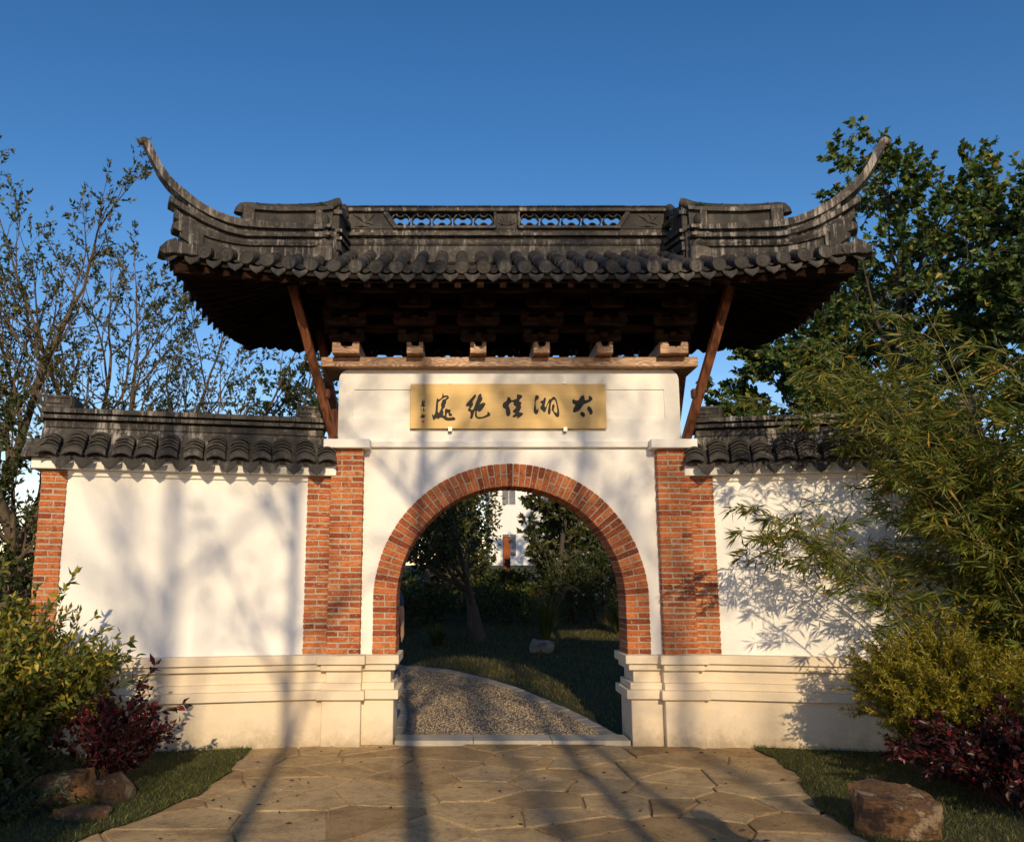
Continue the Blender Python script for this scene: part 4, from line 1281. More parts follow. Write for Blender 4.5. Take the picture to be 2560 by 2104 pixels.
class Plant:
    def __init__(s, seed):
        s.r = random.Random(seed); s.mb = MB(); s.tw = []
    def rv(s, k=1.0):
        return Vector((s.r.gauss(0, 1), s.r.gauss(0, 1), s.r.gauss(0, 1))) * k
    def path(s, p, d, L, wig, trop, n):
        pts = [Vector(p)]
        d = Vector(d).normalized()
        dirs = [d]
        for i in range(n):
            d = (d + s.rv(wig) + Vector((0, 0, trop))).normalized()
            pts.append(pts[-1] + d * L / n); dirs.append(d)
        return pts, dirs
    def grow(s, p, d, L, r, lev, sp):
        """sp: per level dict(n, ang, ratio, t0, wig, trop)"""
        q = sp[lev]
        n = max(3, int(L / q.get('seg', 0.25)))
        n = min(n, 12)
        pts, dirs = s.path(p, d, L, q['wig'], q['trop'], n)
        rads = [r * (1 - 0.78 * i / n) for i in range(n + 1)]
        s.mb.tube(pts, rads, 7 if lev == 0 else (5 if lev == 1 else 3), lev < 2)
        if lev + 1 < len(sp):
            for k in range(q['n']):
                t = q['t0'] + (1 - q['t0']) * (k + s.r.random()) / q['n']
                i = min(n - 1, int(t * n)); f = t * n - i
                pp = pts[i].lerp(pts[i + 1], min(1, f))
                dd = dirs[i]
                ax = dd.cross(s.rv()).normalized()
                a = R(q['ang'] * s.r.uniform(0.7, 1.25))
                nd = (dd * math.cos(a) + ax * math.sin(a)).normalized()
                s.grow(pp, nd, L * q['ratio'] * (1 - 0.45 * t) * s.r.uniform(0.75, 1.2), rads[i] * 0.62, lev + 1, sp)
            if q.get('cont', True):
                s.grow(pts[-1], dirs[-1], L * q['ratio'] * 0.6, rads[-1], lev + 1, sp)
        else:
            s.tw.append((pts, dirs))
    def leaves(s, per, spread=0.6, start=0.15):
        P, D = [], []
        for pts, dirs in s.tw:
            n = len(pts) - 1
            for k in range(per):
                t = start + (1 - start) * s.r.random()
                i = min(n - 1, int(t * n))
                P.append(pts[i].lerp(pts[i + 1], s.r.random()))
                D.append((dirs[i] + s.rv(spread)).normalized())
        return P, D

def tree(name, label, base, seed, sp, L, r, lean=(0, 0, 1), leaf='leaf_thin', size=0.07, W=0.5, per=8, bark='bark', group=None, droop=0.0, stems=1, stem_spread=0.5, spread=0.7, cat='tree'):
    root = thing(name, label, cat, base, 0, group)
    pl = Plant(seed)
    for k in range(stems):
        d = Vector(lean).normalized()
        if stems > 1:
            a = 6.283 * k / stems + pl.r.uniform(-.4, .4)
            d = (d + Vector((math.cos(a), math.sin(a), 0)) * stem_spread * pl.r.uniform(.6, 1.2)).normalized()
        pl.grow((pl.r.uniform(-.05, .05) * stems, pl.r.uniform(-.05, .05) * stems, -0.05), d, L * (pl.r.uniform(.8, 1.1) if stems > 1 else 1), r, 0, sp)
    pl.mb.build('trunk', bark, root, smooth=60)
    P, D = pl.leaves(per, spread)
    D = [d + Vector((0, 0, -droop)) for d in D]
    leaf_mesh('crown', P, D, size, W, leaf, root, 0.2, seed)
    return root, pl

THIN = [dict(n=8, ang=44, ratio=0.58, t0=0.18, wig=0.08, trop=0.03), dict(n=7, ang=38, ratio=0.5, t0=0.2, wig=0.10, trop=0.10), dict(n=4, ang=38, ratio=0.5, t0=0.2, wig=0.12, trop=0.10), dict(wig=0.14, trop=0.06, seg=0.1)]
BROAD = [dict(n=20, ang=58, ratio=0.44, t0=0.30, wig=0.05, trop=0.03, cont=False), dict(n=8, ang=46, ratio=0.52, t0=0.2, wig=0.10, trop=0.04), dict(n=6, ang=42, ratio=0.5, t0=0.15, wig=0.12, trop=0.0), dict(wig=0.14, trop=0.0, seg=0.1)]

G1 = 'slender trees behind the wing wall'
tree('slender_tree', 'many-stemmed small-leaved tree with a bare leader, behind the yellow-green shrub\'s wing wall', (-6.35, 3.6, 0.2), 27, THIN, 6.1, 0.10, (0.02, 0, 1), 'leaf_thin', 0.075, 0.42, 10, stems=3, stem_spread=0.26, group=G1)
tree('slender_tree', 'spreading small-leaved tree whose branches reach under the upswept eave corner', (-4.9, 3.0, 0.2), 35, THIN, 4.8, 0.085, (-0.06, 0, 1), 'leaf_thin', 0.07, 0.42, 9, stems=3, stem_spread=0.46, group=G1)
tree('slender_tree', 'small-leaved tree with one thick leaning limb beyond the wing wall\'s outer end', (-7.6, 3.2, 0.2), 49, THIN, 5.9, 0.12, (0.12, 0, 1), 'leaf_thin', 0.075, 0.42, 11, stems=2, stem_spread=0.30, group=G1)
tree('evergreen_tree', 'dense dark evergreen tree close to the outer brick pier', (-5.75, 0.9, 0.0), 52, [dict(n=16, ang=62, ratio=0.42, t0=0.05, wig=0.05, trop=0.05), dict(n=8, ang=45, ratio=0.5, t0=0.15, wig=0.1, trop=0.0), dict(n=4, ang=40, ratio=0.5, t0=0.1, wig=0.12, trop=0.0), dict(wig=0.14, trop=0.0, seg=0.1)], 2.9, 0.08, (0, 0, 1), 'leaf_dark', 0.065, 0.5, 10)
tree('young_tree', 'sparse pale green sapling showing above the coping beside the raking strut', (-2.95, 2.6, 0.2), 61, [dict(n=6, ang=30, ratio=0.4, t0=0.5, wig=0.05, trop=0.06), dict(n=4, ang=35, ratio=0.5, t0=0.2, wig=0.1, trop=0.05), dict(wig=0.14, trop=0.0, seg=0.1)], 3.0, 0.03, (-0.05, 0, 1), 'leaf_thin', 0.06, 0.55, 8)
G2 = 'broad-leaved trees behind the bamboo'
tree('tallow_tree', 'tall broad-leaved tree rising behind the bamboo and the roof horn', (6.3, 3.4, 0.2), 77, BROAD, 6.5, 0.13, (-0.03, 0, 1), 'leaf_tallow', 0.105, 0.8, 12, 'barkgrey', G2, 0.5)
tree('tallow_tree', 'lower broad-leaved tree whose crown fills the gap between eave and tiled coping', (4.1, 3.2, 0.2), 83, BROAD, 4.4, 0.09, (0.0, 0, 1), 'leaf_tallow', 0.095, 0.8, 11, 'barkgrey', G2, 0.5)
tree('tallow_tree', 'broad-leaved tree at the far end of the bamboo clump', (8.3, 2.4, 0.15), 91, BROAD, 6.0, 0.10, (-0.03, 0, 1), 'leaf_tallow', 0.105, 0.8, 12, 'barkgrey', G2, 0.5)

tree('tallow_tree', 'broad-leaved tree directly behind the upswept roof corner above the bamboo', (6.0, 3.7, 0.25), 98, BROAD, 6.7, 0.11, (0.0, 0, 1), 'leaf_tallow', 0.095, 0.8, 12, 'barkgrey', G2, 0.5)

# ---- bamboo clump
def bamboo():
    root = thing('bamboo_clump', 'tall leaning bamboo clump with yellowing leaves before the wing wall', 'bamboo', (4.82, -1.38, 0))
    rr = random.Random(3)
    P, D, S = [], [], []
    mbt = MB()
    for k in range(54):
        b = Vector((rr.gauss(0, 0.34), rr.gauss(0, 0.25), 0))
        if k < 9:
            lean = Vector((-rr.uniform(0.26, 0.46), rr.uniform(-0.06, 0.10), 1)); H = rr.uniform(2.6, 3.15); bend = rr.uniform(0.06, 0.13)
        elif k < 42:
            lean = Vector((-rr.uniform(-0.05, 0.34), rr.uniform(-0.15, 0.15), 1)); H = rr.uniform(2.9, 4.5); bend = rr.uniform(0.02, 0.09)
        else:
            lean = Vector((rr.uniform(-0.05, 0.4), rr.uniform(-0.2, 0.2), 1)); H = rr.uniform(2.6, 4.2); bend = rr.uniform(0.03, 0.10)
        d = lean.normalized()
        pts = [b.copy()]
        n = 14
        az = Vector((lean.x, lean.y, 0))
        az = az.normalized() if az.length > 0.05 else Vector((-1, 0, 0))
        dirs = [d]
        for i in range(n):
            d = (d + az * bend * (i / n) * 1.3 - Vector((0, 0, 1)) * bend * (i / n) * 1.1 + Vector((rr.gauss(0, .02), rr.gauss(0, .02), 0))).normalized()
            pts.append(pts[-1] + d * H / n); dirs.append(d)
        r0 = rr.uniform(0.008, 0.015)
        MB().tube(pts, [r0 * (1 - 0.8 * i / n) for i in range(n + 1)], 6).build('culm', 'culm', root, smooth=60)
        for i in range(4, n + 1):
            t = i / n
            for q in range(3 if t < 0.5 else 4):
                a = rr.uniform(0, 6.283)
                bd = (dirs[i] * 0.55 + Vector((math.cos(a), math.sin(a), rr.uniform(-.15, .45)))).normalized()
                L = rr.uniform(0.22, 0.55) * (1.15 - 0.55 * t)
                p0 = pts[i - 1].lerp(pts[i], rr.random())
                mid = p0 + bd * L * .55
                tip = p0 + bd * L - Vector((0, 0, L * 0.16))
                mbt.tube([p0, mid, tip], [0.0028, 0.002, 0.001], 3, False)
                for (c0, dr, m) in ((mid, (mid - p0).normalized(), 5), (tip, (tip - mid).normalized(), 8), (mid.lerp(tip, .5), (tip - mid).normalized(), 5)):
                    for j in range(m):
                        v = (dr * 0.75 + Vector((rr.gauss(0, .55), rr.gauss(0, .55), rr.gauss(-.28, .4)))).normalized()
                        P.append(c0 + v * rr.uniform(0, .03)); D.append(v); S.append(rr.uniform(0.085, 0.165))
    # dark dead-leaf skirt and low shoots
    for k in range(1500):
        p = Vector((rr.gauss(0.1, 0.42), rr.gauss(0, 0.3), abs(rr.gauss(0.7, 0.5))))
        v = Vector((rr.gauss(0, 1), rr.gauss(0, 1), rr.gauss(-.3, .6))).normalized()
        P.append(p); D.append(v); S.append(rr.uniform(0.08, 0.15))
    stuff(mbt.build('branchlets', 'culm', root))
    leaf_mesh('foliage', P, D, np.array(S), 0.125, 'leaf_bamboo', root, 0.2, 5)
bamboo()

# ---- golden conifer shrub
def sprays(name, label, loc, seed, H, Wd, mat, n_stem, leaf_len, leaf_w, per, cat='shrub', lean=(0, 0, 0), updir=0.75, stem='redstem', droop=0.0, sub=7):
    root = thing(name, label, cat, loc)
    rr = random.Random(seed)
    mb = MB(); P, D, S = [], [], []
    for k in range(n_stem):
        a = rr.uniform(0, 6.283); e = math.sqrt(rr.random())
        d = Vector((math.cos(a) * Wd * e * 1.0, math.sin(a) * Wd * e * 1.0, H * rr.uniform(0.55, 1.0) * (1.05 - 0.45 * e))) + Vector(lean) * rr.random()
        b = Vector((math.cos(a), math.sin(a), 0)) * Wd * 0.16 * e
        pts = [b + d * t + Vector((0, 0, 0.10 * H * math.sin(t * 3.14))) - Vector((0, 0, droop * t * t * e)) + Vector((rr.gauss(0, .012), rr.gauss(0, .012), 0)) for t in (0, .25, .5, .75, 1)]
        mb.tube(pts, [0.007, 0.006, 0.005, 0.003, 0.0015], 4, False)
        for j in range(sub):
            t = 0.18 + 0.82 * (j + rr.random()) / sub
            i = min(3, int(t * 4))
            p0 = pts[i].lerp(pts[i + 1], t * 4 - i)
            dr = (pts[i + 1] - pts[i]).normalized()
            v = (dr * updir + Vector((rr.gauss(0, .6), rr.gauss(0, .6), rr.gauss(.1, .4)))).normalized()
            L = rr.uniform(.08, .22) * max(0.6, H)
            p1 = p0 + v * L
            mb.tube([p0, p1], [0.0025, 0.001], 3, False)
            for q in range(per):
                u = rr.random()
                w_ = (v * 0.7 + Vector((rr.gauss(0, .6), rr.gauss(0, .6), rr.gauss(0, .6)))).normalized()
                P.append(p0.lerp(p1, u)); D.append(w_); S.append(leaf_len * rr.uniform(.65, 1.3))
    stuff(mb.build('stems', stem, root))
    leaf_mesh('foliage', P, D, np.array(S), leaf_w, mat, root, 0.2, seed)
    return root

sprays('golden_conifer', 'feathery golden green conifer shrub in front of the bamboo stems', (3.50, -1.60, 0), 4, 1.45, 0.54, 'leaf_gold', 130, 0.042, 0.20, 56, updir=1.0, sub=12)
sprays('purple_shrub', 'purple-red leaved shrub behind the lone squared ochre boulder', (3.55, -2.45, 0), 8, 0.80, 0.72, 'leaf_red', 90, 0.052, 0.55, 9, sub=10)
sprays('purple_shrub', 'small purple-red leaved shrub growing over the broken ochre rocks', (-3.30, -1.92, 0), 9, 0.85, 0.40, 'leaf_red', 50, 0.062, 0.52, 6, sub=8)
sprays('variegated_shrub', 'yellow-green variegated shrub with arching shoots against the wing wall', (-4.30, -1.75, 0), 15, 1.55, 0.82, 'leaf_yellow', 150, 0.068, 0.42, 11, sub=13)
sprays('juniper', 'low dark creeping juniper beside the broken ochre rocks', (-3.95, -2.75, 0), 19, 0.30, 0.6, 'leaf_juniper', 80, 0.035, 0.25, 24, stem='redstem', sub=8)
sprays('low_shrub', 'low dark green shrub under the variegated one', (-4.05, -2.35, 0), 22, 0.62, 0.5, 'leaf_dark', 60, 0.06, 0.45, 9, sub=8)

# arching single shoots that stand out against the walls
def shoot(root, pts, mat, n, size, Wd, seed, stem='redstem'):
    rr = random.Random(seed)
    c = poly3(pts)
    MB().tube(c, [0.006 * (1 - .8 * i / len(c)) for i in range(len(c))], 4, False).build('shoot', stem, root)
    P, D = [], []
    for k in range(n):
        t = (k + .5) / n
        i = min(len(c) - 2, int(t * (len(c) - 1)))
        d = (c[i + 1] - c[i]).normalized()
        P.append(c[i].lerp(c[i + 1], t * (len(c) - 1) - i)); D.append((d * .8 + Vector((rr.gauss(0, .5), rr.gauss(0, .35), rr.gauss(-.25, .45)))).normalized())
    leaf_mesh('shoot_leaves', P, D, size, Wd, mat, root, 0.2, seed)
def poly3(p, n=3):
    p = [Vector(q) for q in p]
    for _ in range(n):
        o = [p[0]]
        for a, b in zip(p, p[1:]): o += [a.lerp(b, .25), a.lerp(b, .75)]
        p = o + [p[-1]]
    return p
def find(n_, x):
    return min((o for o in COL.objects if o.type == 'EMPTY' and o.name.split('.')[0] == n_), key=lambda o: abs(o.location.x - x))
vs = find('variegated_shrub', -4.3)
for i, (a, b) in enumerate((((0.0, 0, .6), (0.42, .25, 1.68)), ((0.15, 0, .4), (0.92, .3, 1.10)), ((0.2, 0, .5), (0.78, .1, 1.22)), ((0.2, 0, .3), (1.05, .3, .80)), ((-.2, 0, .5), (-.15, .1, 1.75)))):
    a, b = Vector(a), Vector(b)
    shoot(vs, [a, a.lerp(b, .35) + Vector((0, 0, .12)), a.lerp(b, .7) + Vector((0, 0, .10)), b], 'leaf_yellow', 46, 0.085, 0.42, 100 + i)
ps = find('purple_shrub', -3.3)
for i, (a, b) in enumerate((((0, 0, .3), (0.50, .2, .62)), ((0, 0, .35), (0.28, .1, .95)), ((0, 0, .3), (0.36, 0, .42)))):
    a, b = Vector(a), Vector(b)
    shoot(ps, [a, a.lerp(b, .4) + Vector((0, 0, .08)), a.lerp(b, .75) + Vector((0, 0, .05)), b], 'leaf_red', 20, 0.085, 0.5, 120 + i)

# ------------------------------------------------------------------ rocks
def rock(name, label, loc, size, seed, mat, rz=0, flat=None, npts=15):
    rr = random.Random(seed)
    bm = bmesh.new()
    pts_ = []
    for k in range(npts):
        v = Vector((rr.gauss(0, 1), rr.gauss(0, 1), rr.gauss(0, 1))).normalized()
        v = Vector((max(-.72, min(.72, v.x)), max(-.72, min(.72, v.y)), max(-.8, min(.62, v.z)))) * rr.uniform(.85, 1.15)
        pts_.append(v)
    if flat:
        for k in range(6):
            a = k * 1.05 + rr.uniform(-.2, .2)
            pts_.append(Vector((math.cos(a) * .8, math.sin(a) * .75, .62 + flat[0] * math.cos(a) + flat[1] * math.sin(a))))
            pts_.append(Vector((math.cos(a + .4) * .72, math.sin(a + .4) * .7, -.8)))
    for p in pts_: bm.verts.new(p)
    bmesh.ops.convex_hull(bm, input=bm.verts)
    bmesh.ops.delete(bm, geom=[v for v in bm.verts if not v.link_faces], context='VERTS')
    bmesh.ops.triangulate(bm, faces=bm.faces)
    bmesh.ops.subdivide_edges(bm, edges=bm.edges, cuts=5, use_grid_fill=True)
    from mathutils import noise as mn
    for v in bm.verts:
        q = v.co * 2.6 + Vector((seed, 0, 0))
        v.co *= 1 + 0.10 * mn.noise(q) + 0.05 * mn.noise(q * 3.1) + 0.025 * mn.noise(q * 8)
        v.co.x *= size[0]; v.co.y *= size[1]; v.co.z *= size[2]
    me = bpy.data.meshes.new(name); bm.to_mesh(me); bm.free()
    return tag(put(name, me, mat, None, loc, (0, 0, rz)), label, 'rock')
rock('boulder', 'lone squared ochre boulder with a flat sloping top at the paving edge', (2.36, -3.06, 0.08), (0.34, 0.30, 0.26), 3, 'rock', -0.35, (-0.10, 0.14))
rock('rock', 'larger broken ochre rock with a sharp ridge under the purple shrub', (-3.52, -2.25, 0.07), (0.33, 0.24, 0.24), 12, 'rock', 0.5)
rock('rock', 'blunt ochre and white rock leaning on the ridged one', (-3.08, -2.28, 0.06), (0.27, 0.20, 0.20), 17, 'rock', 1.1)
rock('rock', 'small flat ochre rock sunk in the grass', (-3.16, -2.72, 0.0), (0.24, 0.16, 0.10), 23, 'rock', 0.2, (0, 0))
rock('garden_rock', 'pale grey rounded rock on the lawn seen through the arch', (0.80, 5.95, 0.46), (0.36, 0.28, 0.24), 31, 'greyrock', 0.3)

# ------------------------------------------------------------------ lawns
def lawn_patch(name, edge, far, z):
    V = [(x, y, z) for x, y in edge] + [(far, y, z) for x, y in edge]
    n = len(edge)
    F = [(i, i + 1, n + i + 1, n + i) for i in range(n - 1)]
    return struct(MB().add(V, F).build(name, 'soil'))
EL = [(-2.57, 0.5), (-2.57, -0.47), (-2.53, -0.95), (-2.51, -1.5), (-2.54, -2.18), (-2.77, -2.87), (-2.96, -3.28), (-3.4, -4.4), (-4.2, -6.0), (-4.6, -9.9)]
ER = [(2.34, 0.5), (2.36, -0.10), (2.37, -0.55), (2.35, -0.98), (2.33, -1.5), (2.13, -2.1), (2.06, -2.7), (2.05, -3.0), (2.08, -3.3), (2.3, -4.5), (2.8, -6.5), (3.0, -9.9)]
EL = EL[:1] + chaikin(EL[1:], 2); ER = ER[:1] + chaikin(ER[1:], 2)
def wob(E_, k):
    return [(x + 0.02 * math.sin(y * 9 + k) + 0.012 * math.sin(y * 23), y) for x, y in E_]
EL, ER = wob(EL, 1), wob(ER, 2)
lawn_patch('lawn', EL, -12.0, 0.010)
lawn_patch('lawn', ER, 12.0, 0.010)
def edge_x(E_, y):
    return lerp_curve(sorted([(b, a) for a, b in E_]), y)
def blades(name, label, pts, h, W, mat, seed, tilt=0.45):
    rg = np.random.default_rng(seed)
    P = np.array(pts)
    n = len(P)
    D = np.stack([rg.normal(0, tilt, n), rg.normal(0, tilt, n), np.ones(n)], 1)
    S = h * rg.uniform(0.5, 1.4, n)
    o = leaf_mesh(name, P, D, S, W, mat, None, 0.1, seed)
    o['label'] = label; o['category'] = 'grass'
    return o
pl_, pr_ = [], []
for k in range(26000):
    y = RNG.uniform(-4.2, -0.3)
    e = edge_x(EL, y)
    pl_.append((e - 0.0 - RNG.random() ** 1.3 * 2.4 + RNG.normal(0, .012), y, 0.008))
for k in range(26000):
    y = RNG.uniform(-4.2, -0.1)
    e = edge_x(ER, y)
    pr_.append((e + RNG.random() ** 1.3 * 2.6 + RNG.normal(0, .012), y, 0.008))
blades('grass', 'short green grass between the paving and the broken ochre rocks', pl_, 0.036, 0.10, 'grass', 1, 0.7)
blades('grass', 'short dark grass around the lone squared ochre boulder', pr_, 0.036, 0.10, 'grass', 2, 0.7)
PP = [fo(i / 60) for i in range(61)] + [fi(1 - i / 60) for i in range(61)]
def inside(x, y):
    c = False
    j = len(PP) - 1
    for i in range(len(PP)):
        if (PP[i][1] > y) != (PP[j][1] > y) and x < (PP[j][0] - PP[i][0]) * (y - PP[i][1]) / (PP[j][1] - PP[i][1]) + PP[i][0]: c = not c
        j = i
    return c
pb = []
while len(pb) < 42000:
    x, y = RNG.uniform(-3.2, 3.4), RNG.uniform(0.45, 9.5)
    if inside(x, y) or inside(x - 0.12, y - 0.1) or inside(x + 0.14, y + 0.02): continue
    pb.append((x, y, ground_z(y) - 0.035))
blades('grass', 'mown lawn beyond the arch beside the pebble path', pb, 0.062, 0.08, 'lawn', 3)

def clump(name, label, loc, n, h, seed, spread, plumes=0):
    root = thing(name, label, 'grass', loc)
    rr = random.Random(seed)
    mb = MB()
    for k in range(n):
        a = rr.uniform(0, 6.283); o = rr.uniform(0.1, 1) * spread; L = h * rr.uniform(.6, 1.15)
        dx, dy = math.cos(a), math.sin(a)
        wd = 0.006
        pts_ = [Vector((dx * (.05 + o * t * t) , dy * (.05 + o * t * t), L * (t - 0.28 * t * t * o / max(spread, .1)))) for t in (0, .4, .75, 1)]
        sd_ = Vector((-dy, dx, 0)) * wd
        V = []
        for i, p in enumerate(pts_):
            q = (1, .9, .6, .05)[i]
            V += [p - sd_ * q, p + sd_ * q]
        mb.add(V, [(0, 1, 3, 2), (2, 3, 5, 4), (4, 5, 7, 6)])
    stuff(mb.build('blades', 'grass', root))
    for k in range(plumes):
        a = rr.uniform(-0.6, 1.0)
        tip = Vector((math.sin(a) * .55 + .1, rr.uniform(-.2, .2), h * rr.uniform(1.0, 1.35)))
        c = poly3([(0, 0, 0), tip * .55 + Vector((0, 0, .15)), tip, tip + Vector((.16, 0, -.10))], 2)
        MB().tube(c, 0.003, 3, False).build('stalk', 'plume', root)
        P, D = [], []
        for j in range(60):
            i = rr.randrange(int(len(c) * .62), len(c) - 1)
            P.append(c[i]); D.append((c[i + 1] - c[i]).normalized() + Vector((rr.gauss(0, .35), rr.gauss(0, .35), rr.gauss(0, .35))))
        leaf_mesh('plume', P, D, 0.05, 0.10, 'plume', root, .1, seed + k)
clump('fountain_grass', 'fountain grass clump with drooping pale plumes beyond the arch', (1.05, 7.3, ground_z(7.3) - 0.03), 420, 0.85, 4, 0.5, 7)
clump('tufted_grass', 'low wide tuft of bright grass beside the forked tree', (-0.95, 6.5, ground_z(6.5) - 0.03), 420, 0.42, 5, 0.5)
clump('tufted_grass', 'tall fine grass at the foot of the flowering plants', (2.5, 7.9, ground_z(7.9) - 0.03), 420, 0.70, 6, 0.6)

# ------------------------------------------------------------------ garden behind the gate
FORK = [dict(n=4, ang=38, ratio=2.35, t0=0.5, wig=0.08, trop=0.03, seg=0.15), dict(n=6, ang=42, ratio=0.5, t0=0.3, wig=0.12, trop=0.05), dict(n=5, ang=42, ratio=0.5, t0=0.2, wig=0.14, trop=0.02), dict(n=3, ang=40, ratio=0.55, t0=0.2, wig=0.14, trop=0), dict(wig=0.16, trop=-0.02, seg=0.1)]
tree('forked_tree', 'low-forking tree with crooked limbs on the lawn framed by the arch', (-0.25, 7.1, ground_z(7.1) - 0.04), 5, FORK, 1.15, 0.20, (-0.12, 0, 1), 'leaf_thin', 0.085, 0.42, 7, 'barkgrey', None, 0.2)
G3 = 'trees in the garden beyond the arch'
MIDT = [dict(n=14, ang=54, ratio=0.48, t0=0.18, wig=0.05, trop=0.03), dict(n=7, ang=42, ratio=0.5, t0=0.15, wig=0.1, trop=0.03), dict(n=4, ang=42, ratio=0.5, t0=0.15, wig=0.12, trop=0.0), dict(wig=0.14, trop=0.0, seg=0.1)]
tree('garden_tree', 'leafy tree with a straight trunk behind the fountain grass', (1.75, 10.6, ground_z(10.6)), 14, MIDT, 3.0, 0.09, (0.02, 0, 1), 'leaf_thin', 0.12, 0.5, 16, 'barkgrey', G3, 0.2)
tree('garden_tree', 'leafy tree filling the gap behind the forked tree', (-1.45, 10.6, ground_z(10.6)), 24, MIDT, 3.1, 0.09, (0.0, 0, 1), 'leaf_thin', 0.12, 0.5, 14, 'barkgrey', G3, 0.2)
tree('garden_tree', 'tall dark tree beside the white house, past the lawn', (-0.95, 17.0, ground_z(17)), 34, MIDT, 5.0, 0.15, (0, 0, 1), 'leaf_thin', 0.17, 0.5, 14, 'barkgrey', G3, 0.2)
tree('garden_tree', 'tall dark tree overlapping the white house wall and the rusty post', (3.45, 16.0, ground_z(16.0)), 44, MIDT, 6.4, 0.15, (0, 0, 1), 'leaf_dark', 0.17, 0.5, 8, 'barkgrey', G3, 0.2)
tree('garden_tree', 'bushy tree whose branches hide one side of the white house', (2.25, 12.6, ground_z(12.6)), 74, MIDT, 3.5, 0.10, (0.0, 0, 1), 'leaf_tallow', 0.13, 0.5, 16, 'barkgrey', G3, 0.2)
tree('garden_tree', 'dark far tree deep in the garden behind the hedge end', (-5.2, 18.5, ground_z(18.5)), 54, MIDT, 6.6, 0.15, (0, 0, 1), 'leaf_dark', 0.17, 0.5, 8, 'barkgrey', G3, 0.2)

def leaf_bank(name, label, x0, x1, y0, y1, h, n, mat, size, seed, cat='hedge', W=0.5):
    rr = random.Random(seed)
    root = thing(name, label, cat, ((x0 + x1) / 2, (y0 + y1) / 2, 0))
    cx, cy = (x0 + x1) / 2, (y0 + y1) / 2
    mb = MB()
    P, D = [], []
    lumps = [(rr.uniform(x0, x1), rr.uniform(y0, y1), h * rr.uniform(.65, 1.1), rr.uniform(.45, .8)) for _ in range(max(6, int((x1 - x0) * 2.2)))]
    for lx, ly, lh, lr in lumps:
        for q in range(3):
            mb.tube([(lx - cx + rr.gauss(0, .05), ly - cy, ground_z(ly) - .05), (lx - cx + rr.gauss(0, .2), ly - cy + rr.gauss(0, .1), ground_z(ly) + lh * .8)], [0.015, 0.004], 4, False)
    for k in range(n):
        lx, ly, lh, lr = rr.choice(lumps)
        a = rr.uniform(0, 6.283); e = math.asin(rr.uniform(-.9, 1)); q = rr.uniform(.6, 1.0)
        v = Vector((math.cos(a) * math.cos(e), math.sin(a) * math.cos(e), math.sin(e)))
        g = ground_z(ly)
        P.append((lx + v.x * lr * q - cx, ly + v.y * lr * .8 * q - cy, g + lh * .5 + v.z * lh * .52 * q))
        D.append(v + Vector((rr.gauss(0, .7), rr.gauss(0, .7), rr.gauss(.2, .7))))
    stuff(mb.build('stems', 'redstem', root))
    leaf_mesh('foliage', P, D, size, W, mat, root, .2, seed)
    return root
leaf_bank('hedge', 'dark hedge running behind the forked tree, framed by the arch', -6.0, 0.9, 8.8, 10.2, 0.85, 14000, 'leaf_dark', 0.075, 61)
leaf_bank('hedge', 'bright green low hedge behind the dark one', -5.0, 1.6, 11.2, 12.2, 0.62, 6000, 'grass', 0.085, 62)
fl = leaf_bank('flowering_plants', 'tall dark bed plants dotted with pale pink flowers', 1.5, 5.2, 8.4, 10.2, 1.45, 12000, 'leaf_dark', 0.085, 63, 'plants', 0.3)
rr = random.Random(9)
P, D = [], []
for k in range(40):
    c = Vector((rr.uniform(-1.7, 1.5), rr.uniform(-1.1, -.6), ground_z(8.6) + rr.uniform(.55, 1.6)))
    for j in range(7):
        a = 6.283 * j / 7
        P.append(c); D.append(Vector((math.cos(a), -.35, math.sin(a))))
leaf_mesh('flowers', P, D, 0.032, 0.6, 'flower', fl, .1, 71)
leaf_bank('hedge', 'dark shrub mass beyond the flowering plants and rusty post', -2.0, 7.0, 13.5, 14.6, 0.75, 9000, 'leaf_dark', 0.12, 64)

leaf_bank('tall_shrubs', 'tall shrubs closing the garden on the forked tree side of the white house', -7.0, -0.35, 13.6, 14.6, 2.6, 16000, 'leaf_thin', 0.12, 65, 'shrubs')
leaf_bank('tall_shrubs', 'tall shrubs closing the garden on the flowering plants side of the white house', 1.95, 7.0, 14.0, 15.0, 2.9, 14000, 'leaf_thin', 0.12, 66, 'shrubs')
leaf_bank('tall_shrubs', 'slim tall shrub column hugging the edge of the white house', -1.1, 0.0, 17.0, 18.0, 5.2, 7000, 'leaf_thin', 0.15, 67, 'shrubs')
leaf_bank('tall_shrubs', 'dense dark shrubs beyond the outer brick pier, under the slender trees', -12.0, -5.9, 5.0, 6.2, 3.0, 12000, 'leaf_dark', 0.10, 68, 'shrubs')
# rusty post
rp_ = MB(); rp_.box(0.62, 0.82, 14.9, 15.1, 1.0, 2.74); rp_.box(0.615, 0.825, 14.895, 15.105, 2.741, 2.76)
tag(rp_.build('post', 'rust', None, 0.008), 'square rusty post standing before the white house', 'post')

